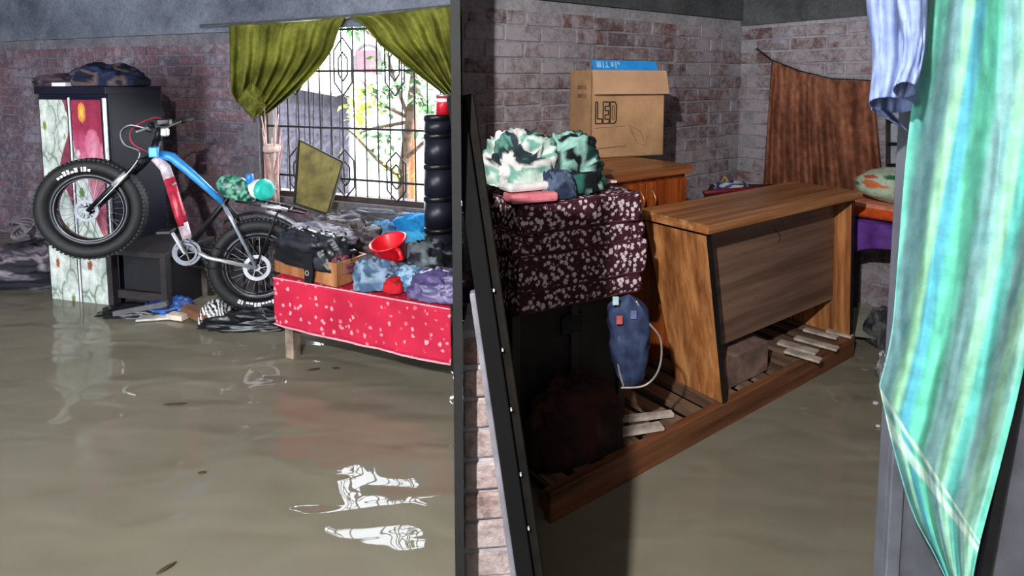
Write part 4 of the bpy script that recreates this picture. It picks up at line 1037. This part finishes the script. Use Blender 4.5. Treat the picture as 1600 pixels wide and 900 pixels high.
for (b0_, b1_, z0, z1) in ((.05, .15, .78, .83), (.05, .15, .68, .73), (.06, .14, .1, .2)):
    MB().poly([kp(0, b0_, z0 * kh), kp(0, b1_, z0 * kh), kp(0, b1_, z1 * kh), kp(0, b0_, z1 * kh)], .001, -ku).build('side_print', plain('faint_ink', (132, 98, 74)), kt)

# trunk, mattresses and heap on the left
SM = math.radians(27)
SU = V((math.cos(SM), math.sin(SM), 0)); SV = V((-math.sin(SM), math.cos(SM), 0))
mz = 1.02
mc = atz(1000, 300, mz)
def stk(u, d, z): return V((mc.x, mc.y, z)) + SU * u + SV * d
def damask(name='damask'):
    m, nt, bs = base_mat(name)
    v = coords(nt)
    vo = nt.nodes.new('ShaderNodeTexVoronoi'); vo.inputs['Scale'].default_value = 52; nt.links.new(v, vo.inputs['Vector'])
    n1 = nz(nt, v, 75, 3, .6, 1.5)
    su = nt.nodes.new('ShaderNodeMath'); su.operation = 'ADD'; nt.links.new(vo.outputs['Distance'], su.inputs[0]); nt.links.new(n1, su.inputs[1])
    c = ramp(nt, su.outputs[0], [(.86, (206, 192, 202)), (.93, (88, 46, 56)), (1.0, (62, 28, 38))])
    nt.links.new(c, bs.inputs['Base Color']); bs.inputs['Roughness'].default_value = .8
    bs.inputs['Specular IOR Level'].default_value = .2
    bump(nt, bs, n1, .3, .004); return m
M_DAM = damask()
def mattress(z0, z1, ur, ul, d0, d1, lab, seed):
    o = empty('mattress', stk((ur - ul) / 2, d1 / 2, z0), lab, 'mattress', 'stacked damask mattresses')
    r = .022
    def fn(a, b):
        # rounded slab: a around the outline, b from bottom centre over the side to the top centre
        per = [(-ul, d0), (ur, d0), (ur, d1), (-ul, d1)]
        L = [ur + ul, d1 - d0, ur + ul, d1 - d0]; tot = sum(L); s = (a % 1.0) * tot; k = 0
        while s > L[k] + 1e-9 and k < 3: s -= L[k]; k += 1
        t = s / L[k]; x = lerp(per[k][0], per[(k + 1) % 4][0], t); y = lerp(per[k][1], per[(k + 1) % 4][1], t)
        cx, cy = (ur - ul) / 2, (d0 + d1) / 2; h = z1 - z0
        if b < .2: ins = lerp(1, .02, b / .2); z = z0
        elif b > .8: ins = lerp(.02, 1, (b - .8) / .2); z = z1
        else:
            q = (b - .2) / .6; ins = .02 - .05 * max(0, math.sin(q * pi)) ** .5; z = lerp(z0, z1, q)
        n = .012 * fr(V((x * 6, y * 6, z * 9 + seed)), 3)
        if b > .8: z += .012 * fr(V((x * 7, y * 7, seed)), 3) * (1 - abs(b - .9) * 5 if b < .9 else 1) 
        return stk(lerp(x, cx, ins) + n * (1 if k in (1, 3) else 0), lerp(y, cy, ins) + n * (1 if k in (0, 2) else 0), z)
    m = MB().grid(fn, 120, 30).build('cover', M_DAM, o, True)
    for zz_ in (z0 + .006, z1 - .006):
        MB().tube([fn(k / 80, .22 if zz_ < (z0 + z1) / 2 else .78) for k in range(81)], .0035, 6).build('piping', plain('piping_maroon', (80, 34, 44), .8), m, True)
heights = [(.915, 1.02, .0, .50, 0), (.84, .913, .025, .52, .01), (.715, .838, .03, .5, 0), (.64, .713, .015, .5, .005)]
for (z0, z1, ur, ul, d0), lab in zip(heights, ['damask patterned mattress at the top of the stack', 'thin dark mattress second from the top of the stack', 'thick damask mattress third from the top of the stack', 'thin damask mattress at the bottom of the stack']):
    mattress(z0, z1, ur, ul, d0, .33, lab, z0 * 7)
tkz = PZ
tr = empty('tin_trunk', stk(-.25, .2, tkz), 'dark trunk standing under the mattress stack', 'trunk')
p = [stk(-.5, .06, tkz - .004), stk(-.02, .06, tkz - .004), stk(-.02, .32, tkz - .004), stk(-.5, .32, tkz - .004)]
MB().hexa(p + [q + V((0, 0, .638 - tkz)) for q in p]).build('body', plain('trunk_dark', (30, 24, 24), .7, vary=.2), tr, bevel=.008)
for x in (-.5, -.26, -.045): MB().box(stk(x + .01, .052, .37), (.03, .014, .5), SU, SV).build('rib', plain('trunk_rib', (44, 34, 32), .6), tr)
MB().box(stk(-.26, .05, .55), (.09, .014, .07), SU, SV).build('latch', M_DKSTEEL, tr, bevel=.004)
heap('maroon_bundle', 'dark maroon cloth bundle on the slats before the trunk', 'cloth', stk(-.3, -.03, PZ - .006), (.17, .06, .26), 83, two((60, 26, 24), (38, 18, 18), 2), rz=SM, fold=.14)
# heap on the mattresses
mt = mz + .004
CAMO = [(24, 34, 34), (48, 110, 96), (20, 26, 30), (150, 196, 184), (30, 60, 58), (22, 28, 34)]
heap('green_camouflage_clothes', 'green and black patterned clothes heaped on the mattress stack', 'clothes', stk(-.27, .14, mt), (.145, .1, .17), 91, multi(CAMO, 1.7), rz=SM, fold=.22, nu=72, nv=34)
heap('mint_clothes', 'mint green and white crumpled clothes at the left of the heap', 'clothes', stk(-.43, .13, mt + .045), (.11, .09, .15), 93, multi([(200, 222, 210), (120, 170, 156), (226, 226, 224), (40, 54, 60), (90, 140, 128)], 1.7), rz=SM, fold=.24, nu=72, nv=34)
heap('blue_grey_cloth', 'blue grey cloth drooping over the front of the heap', 'clothes', stk(-.34, .025, mt), (.06, .035, .085), 95, two((40, 52, 78), (84, 98, 124), 2), rz=SM, fold=.18)
tag(MB().box(stk(-.45, .02, mt + .016), (.17, .09, .032), (SU - SV * .1).normalized(), (SV + SU * .1).normalized()).build('folded_pink_cloth', cloth_noise('pink_fold', [(.3, (176, 84, 96)), (.7, (216, 132, 140))], 14), bevel=.01), 'folded pink cloth at the front left of the mattress top', 'cloth')
tag(MB().box(stk(-.46, .06, mt + .05), (.16, .12, .03), SU, SV).build('folded_white_cloth', cloth_noise('white_fold', [(.3, (180, 174, 176)), (.7, (226, 222, 222))], 14), bevel=.012), 'folded white cloth above the folded pink cloth', 'cloth')
q = [stk(-.09, .2, mt + .002), stk(.03, .18, mt + .002), stk(.02, .3, mt + .002), stk(-.07, .32, mt + .06)]
tag(MB().poly(q, .008, up_).build('paper_folder', plain('pale_pink_paper', (214, 190, 190), .8)), 'pale pink paper folder beside the patterned heap', 'folder')
# blue bag hanging beside the mattresses with a wire loop
bg = empty('blue_bag', at(985, 610, 2.02), 'dark blue bag hanging at the corner of the mattress stack', 'bag')
bgc = at(984, 535, 1.93)
def bag(a, b):
    t = a * 2 * pi; h = lerp(.165, -.165, b); pr_ = math.sin(min(1, b * 7) * pi / 2) * math.sin(min(1, (1 - b) * 5) * pi / 2)
    r = (.06 + .01 * math.sin(b * 5)) * pr_ * (1 + .18 * fr(V((math.cos(t) * 1.4, math.sin(t) * 1.4, b * 4)), 3))
    return bgc + V((math.cos(t) * r + .012 * (b - .5), math.sin(t) * r * .75, h))
MB().grid(bag, 40, 40, lambda a, b: mixrgb((34, 44, 74), (64, 78, 112), .5 + .8 * fr(V((math.cos(a * 6.28) * 2, math.sin(a * 6.28) * 2, b * 6)), 3))).build('sack', vcol('cloth_v'), bg, True)
for pts in (((994, 470), (1010, 500), (1032, 530), (1030, 575), (1008, 602), (970, 606)), ((966, 470), (968, 520), (966, 570), (975, 606))):
    ps = [tuple(at(x, y, 1.9)) for x, y in pts]
    MB().tube([V(poly_at(ps, k / 24)) for k in range(25)], .0035, 6).build('wire', plain('wire_grey', (160, 150, 146), .4, .4), bg, True)
for (x, y, c_) in ((962, 470, (160, 190, 190)), (968, 500, (170, 80, 74)), (990, 492, (90, 100, 140))):
    e = at(x, y, 1.875)
    MB().box(e, (.02, .006, .028)).build('patch', plain('patch_%d' % x, c_, .8), bg, bevel=.002)

# items between the desk and the wall
heap('white_blue_bundle', 'white and blue bundle on the shelf behind the desk', 'bundle', rapx(1142, 296, .25) , (.1, .08, .05), 101, multi([(196, 200, 206), (60, 76, 130), (210, 210, 214)], 1.4), fold=.15)
tag(MB().tube([rapx(1128, 284, .2), rapx(1133, 276, .22), rapx(1138, 284, .24), rapx(1131, 292, .22)], .008, 7).build('cane_loop', plain('cane', (196, 150, 100), .6), None, True), 'tan cane loop above the white bundle behind the desk', 'loop')
sh_ = empty('wall_shelf', rb(.2, .2, .5), 'dark shelf with a red edge behind the desk', 'shelf')
p = [rapx(1100, 306, .3), rbpx(1215, 302, .2), rbpx(1215, 298, .02), rapx(1110, 300, .05)]
zs = p[0].z
p = [V((q.x, q.y, zs)) for q in p]
MB().hexa([q - up_ * .03 for q in p] + p).build('board', M_DKWOOD, sh_)
MB().tube([p[0] + up_ * .02, p[1] + up_ * .02], .014, 8).build('red_edge', plain('red_edge', (120, 22, 34), .6), sh_, True)
for q in (p[0].lerp(p[2], .1), p[1].lerp(p[3], .1)): MB().bar(V((q.x, q.y, -.1)), V((q.x, q.y, zs - .03)), .04, .04).build('leg', M_DKWOOD, sh_)

# brown curtain on the wall with its string
M_BROWNC = vcol('brown_curtain', .8, .3, 150, transl=.1)
def bcol(a, b):
    n = fr(V((a * 9, b * 4, 2)), 4); l = math.sin(a * 60 + 5 * fr(V((a * 4, b * 3, 6)), 3)) * .5 + .5; s = fr(V((a * 26, b * 20, 9)), 2)
    return mixrgb((108, 64, 46), (180, 118, 88), min(max(.35 + n * .5 + l * .3 + s * .35, 0), 1))
def bfn(a, b):
    T = poly_at([(1206, 95), (1250, 112), (1300, 124), (1364, 127)], a); B = poly_at([(1190, 330), (1250, 335), (1310, 338), (1384, 340)], a)
    x = lerp(T[0], B[0], b); y = lerp(T[1], B[1], b)
    w = .06 + (.008 + .022 * b) * math.sin(a * 8.5 * 2 * pi + .6 * math.sin(b * 5)) + .01 * fr(V((a * 8, b * 3, 3)), 3)
    return rbpx(x, y, w)
bcu = tag(MB().grid(bfn, 130, 60, bcol).build('wall_curtain', M_BROWNC, None, True, solid=.003), 'brown striped curtain strung across the brick wall', 'curtain')
MB().tube([rbpx(*q, .06) for q in ((1183, 76), (1206, 94), (1250, 111), (1300, 123), (1364, 126), (1420, 122))], .004, 6).build('string', M_DKSTEEL, bcu, True)
MB().bar(rbpx(1183, 76, .0), rbpx(1181, 74, .09), .015, .015).build('hook', M_BLACK, bcu)
# small barred window beside the brown curtain
w2 = empty('window_2', rbpx(1395, 320, 0), 'narrow barred window beside the brown curtain', 'window'); w2['kind'] = 'structure'
for (x0, x1, nm, m) in ((1386, 1393, 'jamb', M_DKWOOD), (1394, 1432, 'pane', plain('pane_grey', (150, 160, 166), .3))):
    q = [rbpx(x0, 335, .02), rbpx(x1, 335, .02), rbpx(x1, 160, .02), rbpx(x0, 160, .02)]
    MB().poly(q, .02, -RA).build(nm, m, w2)
for y in (190, 225, 258, 292): MB().bar(rbpx(1387, y, .045), rbpx(1432, y, .045), .012, .02).build('window_bar', M_DKSTEEL, w2)

# purple draped stool with orange blanket and pillow
sc_ = rb(1.1, .3, 0)
sz = .66
stl = empty('draped_stool', sc_, 'low stool draped in purple cloth beyond the desk', 'stool')
def sp_(a, b, z): return sc_ + RA * a - RB * b + V((0, 0, z))
p = [sp_(-.17, -.2, sz - .03), sp_(.19, -.2, sz - .03), sp_(.19, .4, sz - .03), sp_(-.17, .4, sz - .03)]
MB().hexa(p + [q + up_ * .03 for q in p]).build('seat', M_DKWOOD, stl)
for q in p: MB().bar(V((q.x, q.y, -.2)).lerp(V((sc_.x, sc_.y, -.2)), .05), q.lerp(V((sc_.x, sc_.y, sz - .03)), .05), .035, .035).build('leg', M_DKWOOD, stl)
def drape(a, b):
    x = lerp(-.22, .42, a)
    low = sz - .32 + .2 * abs(math.sin(min(max((a - .1) / .9, 0), 1) * pi)) ** .6
    return sp_(-.185 - .008 * math.sin(a * 30), x, lerp(sz + .006, low, b))
MB().grid(drape, 40, 14).build('purple_drape', plain('purple_cloth', (96, 50, 140), .7, vary=.15), stl, True, solid=.006)
MB().grid(lambda a, b: sp_(lerp(-.19, .2, b), lerp(-.22, .42, a), sz + .006 + .003 * math.sin(a * 20)), 20, 8).build('purple_top', plain('purple_cloth', (96, 50, 140)), stl, True, solid=.006)
def ofn(a, b):
    t = a * 2 * pi; ph = (b - .5) * pi
    cxx = math.copysign(abs(math.cos(t)) ** .35, math.cos(t)) * abs(math.cos(ph)) ** .35; cyy = math.copysign(abs(math.sin(t)) ** .35, math.sin(t)) * abs(math.cos(ph)) ** .35
    return sp_(.01 + .17 * cxx, .1 + .28 * cyy, sz + .06 + .045 * math.copysign(abs(math.sin(ph)) ** .6, math.sin(ph)) + .006 * fr(V((cxx * 3, cyy * 3, b)), 2))
tag(MB().grid(ofn, 56, 24, lambda a, b: (214, 84, 36) if b < .62 else mixrgb((226, 120, 90), (236, 170, 140), .5 + fr(V((a * 40, b * 30, 1)), 2))).build('orange_blanket', vcol('cloth_v'), None, True), 'folded orange blanket on the purple stool', 'blanket')
def pfn(a, b):
    t = a * 2 * pi; ph = (b - .5) * pi
    cxx = math.copysign(abs(math.cos(t)) ** .6, math.cos(t)) * abs(math.cos(ph)) ** .7; cyy = math.copysign(abs(math.sin(t)) ** .6, math.sin(t)) * abs(math.cos(ph)) ** .7
    return sp_(.0 + .15 * cxx, .13 + .24 * cyy, sz + .2 + .095 * math.sin(ph) + .01 * fr(V((cxx * 2, cyy * 2, b * 2)), 2))
def pcol(a, b):
    c = (196, 214, 190)
    for (x, y, r, cc) in ((.42, .62, .035, (40, 110, 84)), (.45, .45, .03, (46, 120, 90)), (.55, .55, .05, (222, 120, 70)), (.58, .68, .04, (206, 90, 60)), (.5, .72, .03, (50, 120, 90)), (.64, .5, .03, (60, 130, 96)), (.36, .5, .03, (220, 150, 80)), (.3, .65, .04, (50, 120, 90))):
        if math.hypot(a - x, (b - y) * .6) < r * (.8 + .4 * fr(V((a * 30, b * 30, 0)), 2)): c = cc
    return c
tag(MB().grid(pfn, 90, 44, pcol).build('pillow', vcol('cloth_v'), None, True), 'pale green pillow with printed flowers on the orange blanket', 'pillow')
heap('grey_bundle', 'grey bundle on the floor past the desk end', 'bundle', atz(1368, 545, 0) + RA * .12, (.09, .09, .16), 111, two((96, 98, 100), (56, 56, 62), 2), fold=.16)
heap('white_cloth_scrap', 'crumpled white plastic beside the striped curtain', 'plastic', atz(1384, 590, 0), (.035, .03, .1), 113, two((190, 190, 190), (110, 114, 116), 2), vcol('plastic_v', .35, .1, 60, .5), fold=.25)

# ------------------------------------------------------------------ doorway: brick pier, leaning jamb, door leaf, shirt and striped curtain
ja = at(716, 150, .93); jb = at(838, 985, .86)
def jamb_x(z): return lerp(ja.x, jb.x, (ja.z - z) / (ja.z - jb.z))
PX0, PY0, PY1 = -.0802, .94, 1.06
zt_ = 1.02
q = [V((PX0, PY0 + .004, -.4)), V((jamb_x(-.4) - .004, PY0 + .004, -.4)), V((jamb_x(zt_) - .004, PY0 + .004, zt_)), V((PX0, PY0 + .004, zt_))]
pier = tag(MB().poly(q, PY1 - PY0, (0, 1, 0)).build('brick_pier', M_MORTAR_R), 'pale brick pier beside the partition board', 'pier')
z = -.1
rnd = random.Random(8)
while z < 1.0:
    x1 = jamb_x(z + .04) + .004; hz = .046
    if x1 - PX0 > .006:
        y0 = PY0 + rnd.uniform(-.004, .002); sl = .08 * (x1 - PX0)
        e = .003
        p = [V((PX0 + .001, y0, z)), V((x1, y0, z + sl)), V((x1, PY1 - .002, z + sl)), V((PX0 + .001, PY1 - .002, z))]
        MB().hexa(p + [w_ + V((rnd.uniform(-.001, .001), 0, hz + rnd.uniform(-.002, .001))) for w_ in p]).build('brick', M_BRICK_P, pier, bevel=.004)
    z += .053
jm = empty('door_jamb', at(815, 905, .9), 'dark timber door jamb leaning over the pale brick pier', 'door jamb')
jd = (jb - ja).normalized(); jx = V((1, 0, 0)); jx = (jx - jd * jx.dot(jd)).normalized(); jy = jd.cross(jx).normalized()
jl = (jb - ja).length
jf = ja + (jb - ja) * ((ja.z + .3) / (ja.z - jb.z))      # foot of the jamb below the water
jfl = (jf - ja).length; jm_c = (ja + jf) / 2
MB().box(jm_c - jx * .004, (.026, .03, jfl), jx, jy, jd).build('post', plain('jamb_black', (7, 7, 8), .8, spec=.1), jm, bevel=.002)
MB().box(ja.lerp(jb, .68) - jx * .021 - V((0, .004, 0)), (.009, .024, jl * .64), jx, jy, jd).build('grey_strip', plain('jamb_grey', (96, 95, 102), .6, vary=.15), jm, bevel=.002)
MB().box(jm_c + jx * .0165 + V((0, .004, 0)), (.014, .02, jfl), jx, jy, jd).build('brown_strip', plain('jamb_brown', (15, 13, 11), .8, vary=.3, scale=30, spec=.1), jm, bevel=.002)
for k, f_ in enumerate((.36, .47, .58, .7, .8, .9)):
    MB().box(ja.lerp(jb, f_) + jx * .012 - V((0, .012, 0)), (.0025, .004, .004), jx, jy, jd).build('nail_head', M_ALU, jm)

dl = empty('door_leaf', at(1480, 960, 1.0), 'dark grey steel door leaf standing open behind the striped curtain', 'door')
M_DOOR = plain('door_grey', (82, 84, 92), .55, vary=.12, scale=9)
dx0 = at(1402, 450, 1.02).x
MB().box((dx0 + .35, 1.03, 1.0), (.7, .03, 2.2)).build('panel', M_DOOR, dl, bevel=.003)
MB().box((dx0 + .012, 1.012, 1.0), (.024, .012, 2.2)).build('edge_stile', M_DOOR, dl, bevel=.002)
MB().bar(at(1612, 470, .985), at(1524, 960, .985), .018, .012, up=(0, -1, 0)).build('black_strip', M_BLACK, dl)  # thin black strip along the right edge of the curtain

# shirt hanging behind the curtain
M_SHIRT = vcol('shirt_cotton', .85, .2, 260, transl=.15)
sY = .93
shirt = empty('hanging_shirt', at(1400, 180, sY), 'pale blue shirt hanging above the purple stool', 'shirt')
def tube_cloth(left, right, Y, dpt, nf, ph):
    def fn(a, b):
        t = a * 2 * pi; l = poly_at(left, b); r = poly_at(right, b)
        k = .5 - .5 * math.cos(t)
        x = lerp(l[0], r[0], k); y = lerp(l[1], r[1], k)
        side = math.sin(t)
        yy = Y - side * dpt * (1 + .1 * math.sin(k * nf * 2 * pi + ph + b)) + .008 * fr(V((k * 5, b * 3, ph + side)), 3)
        drop = -12 * side * (b ** 6)
        return at(x, y + drop, yy)
    return fn
shc = lambda a, b: mixrgb((112, 130, 184), (150, 166, 208), .5 + .6 * fr(V((math.cos(a * 6.28) * 2, math.sin(a * 6.28) * 2, b * 3)), 3))
MB().grid(tube_cloth([(1348, -60), (1356, 20), (1364, 90), (1358, 162)], [(1452, -60), (1446, 20), (1440, 90), (1430, 166)], sY, .035, 3, .4), 72, 40, shc).build('body', M_SHIRT, shirt, True, solid=.002)
MB().grid(tube_cloth([(1398, -60), (1404, 20), (1410, 80), (1396, 140)], [(1452, -60), (1448, 20), (1444, 80), (1432, 140)], sY - .06, .022, 2, 1.4), 56, 36, shc).build('sleeve', M_SHIRT, shirt, True, solid=.002)
MB().grid(lambda a, b: at(lerp(1362, 1392, a) + 26 * b * a, lerp(168, 176, a) + b * lerp(4, 28, a), sY + .03 + .01 * math.sin(a * 9)), 14, 10, shc).build('shirt_tail', M_SHIRT, shirt, True, solid=.002)
MB().tube([at(1330, -70, sY), at(1480, -70, sY)], .006, 6).build('hanger', M_DKSTEEL, shirt)
MB().tube([at(1415, -70, sY), at(1415, -80, 1.02)], .005, 6).build('hook', M_DKSTEEL, shirt)

# striped curtain thrown over the door
STR = [(0.00, (150, 200, 180)), (.07, (96, 190, 168)), (.19, (116, 160, 170)), (.30, (152, 206, 164)), (.37, (70, 156, 180)), (.46, (88, 192, 160)), (.60, (122, 164, 168)), (.72, (150, 206, 172)), (.80, (84, 182, 172)), (.88, (126, 168, 170)), (.95, (160, 210, 178)), (1.02, (92, 194, 164))]
def ccol(a, b):
    x = a * .92 + .13 * math.sin(b * 3.0 - .6) + .05 + .012 * fr(V((a * 5, b * 4, 0)), 3)
    x = x % 1.0
    c = STR[-1][1]
    for i in range(len(STR) - 1):
        if STR[i][0] <= x < STR[i + 1][0]:
            f = (x - STR[i][0]) / (STR[i + 1][0] - STR[i][0]); f = min(1, max(0, (f - .6) / .4))
            c = mixrgb(STR[i][1], STR[i + 1][1], f); break
    hb_ = b - .79
    if abs(hb_) < .0075 or abs(hb_ - .028) < .0065: c = mixrgb(c, (226, 236, 222), .85)
    if math.hypot((a - .1) * .5, b - .915) < .012: c = (24, 90, 150)
    n = fr(V((a * 8, b * 14, 5)), 4)
    c = mixrgb(c, (132, 188, 178), .22)
    return mixrgb(c, (70, 140, 156), max(0, n - .3) * .6)
CL_ = [(1452, -40), (1434, 90), (1416, 240), (1403, 400), (1393, 520), (1374, 602)]
HEM = [(1374, 602), (1396, 700), (1426, 800), (1462, 870), (1500, 950)]
CR_ = [(1640, -40), (1646, 150), (1642, 320), (1620, 470), (1585, 640), (1532, 845)]
CR2 = [(1532, 845), (1520, 900), (1510, 985)]
CB = .78
def cfn(a, b):
    if b < CB: L = poly_at(CL_, b / CB); R = poly_at(CR_, b / CB)
    else: L = poly_at(HEM, (b - CB) / (1 - CB)); R = poly_at(CR2, (b - CB) / (1 - CB))
    x = lerp(L[0], R[0], a); y = lerp(L[1], R[1], a)
    Y = .955 - .009 * math.sin(a * 2.6 * 2 * pi + 2.2 * b + .5) - .006 * math.sin(a * 9 + b * 5) + .008 * fr(V((a * 5, b * 4, 8)), 3)
    return at(x, y, Y)
scu = tag(MB().grid(cfn, 150, 170, ccol).build('door_curtain', vcol('striped_curtain', .75, .25, 220, transl=.2), None, True, solid=.002), 'turquoise and green striped curtain hanging over the grey door', 'curtain')

# ------------------------------------------------------------------ added front wall behind the viewer, right side wall and the bulb
wf = MB()
DOX0, DOX1, DOZ = -5.2, -2.2, 2.2          # unseen doorway, placed to let daylight mostly into the left room
for (x0, x1, z0, z1) in ((-9, DOX0, -.4, TOP), (DOX1, 3.47, -.4, TOP), (DOX0, DOX1, DOZ, TOP)):
    wf.box(((x0 + x1) / 2, -1.75, (z0 + z1) / 2), (x1 - x0, .15, z1 - z0))
tag(wf.build('added_front_wall', M_MORTAR_L), 'unseen front wall added to limit the daylight with an open doorway', 'wall', kind='structure')
tag(MB().box((3.4, 0.1, 1.1), (.14, 3.6, 3.1)).build('wall_far_right', M_MORTAR_R), 'side wall beyond the right edge', 'wall', kind='structure')
bu = empty('ceiling_bulb', BULB + V((0, 0, -.03)), 'bare bulb hanging from the ceiling near the viewer', 'lamp')
m, nt, bs = base_mat('bulb_glow'); bs.inputs['Emission Color'].default_value = (1, .9, .78, 1); bs.inputs['Emission Strength'].default_value = 30
MB().ring(BULB, up_, 0, [(.0005, -.03), (.02, -.024), (.03, 0), (.024, .026), (.014, .045), (.0005, .046)], 20, closed=False).build('bulb', m, bu, True)
MB().ring(BULB + V((0, 0, .045)), up_, 0, [(.0005, 0), (.016, 0), (.016, .05), (.0005, .05)], 16, closed=False).build('socket', M_BLACK, bu)
MB().tube([BULB + V((0, 0, .09)), V((BULB.x, BULB.y, TOP))], .004, 6).build('flex', M_BLACK, bu)
bpy.data.objects[bu.children[0].name].visible_shadow = True
ld = bpy.data.lights.new('bulb_light', 'POINT'); ld.energy = BULB_W; ld.color = (1, .98, .96); ld.shadow_soft_size = .03
lo = bpy.data.objects.new('bulb_light', ld); COL.objects.link(lo); lo.location = BULB + V((0, 0, -.045)); 
lo.parent = bu; lo.matrix_parent_inverse = wm(bu).inverted()
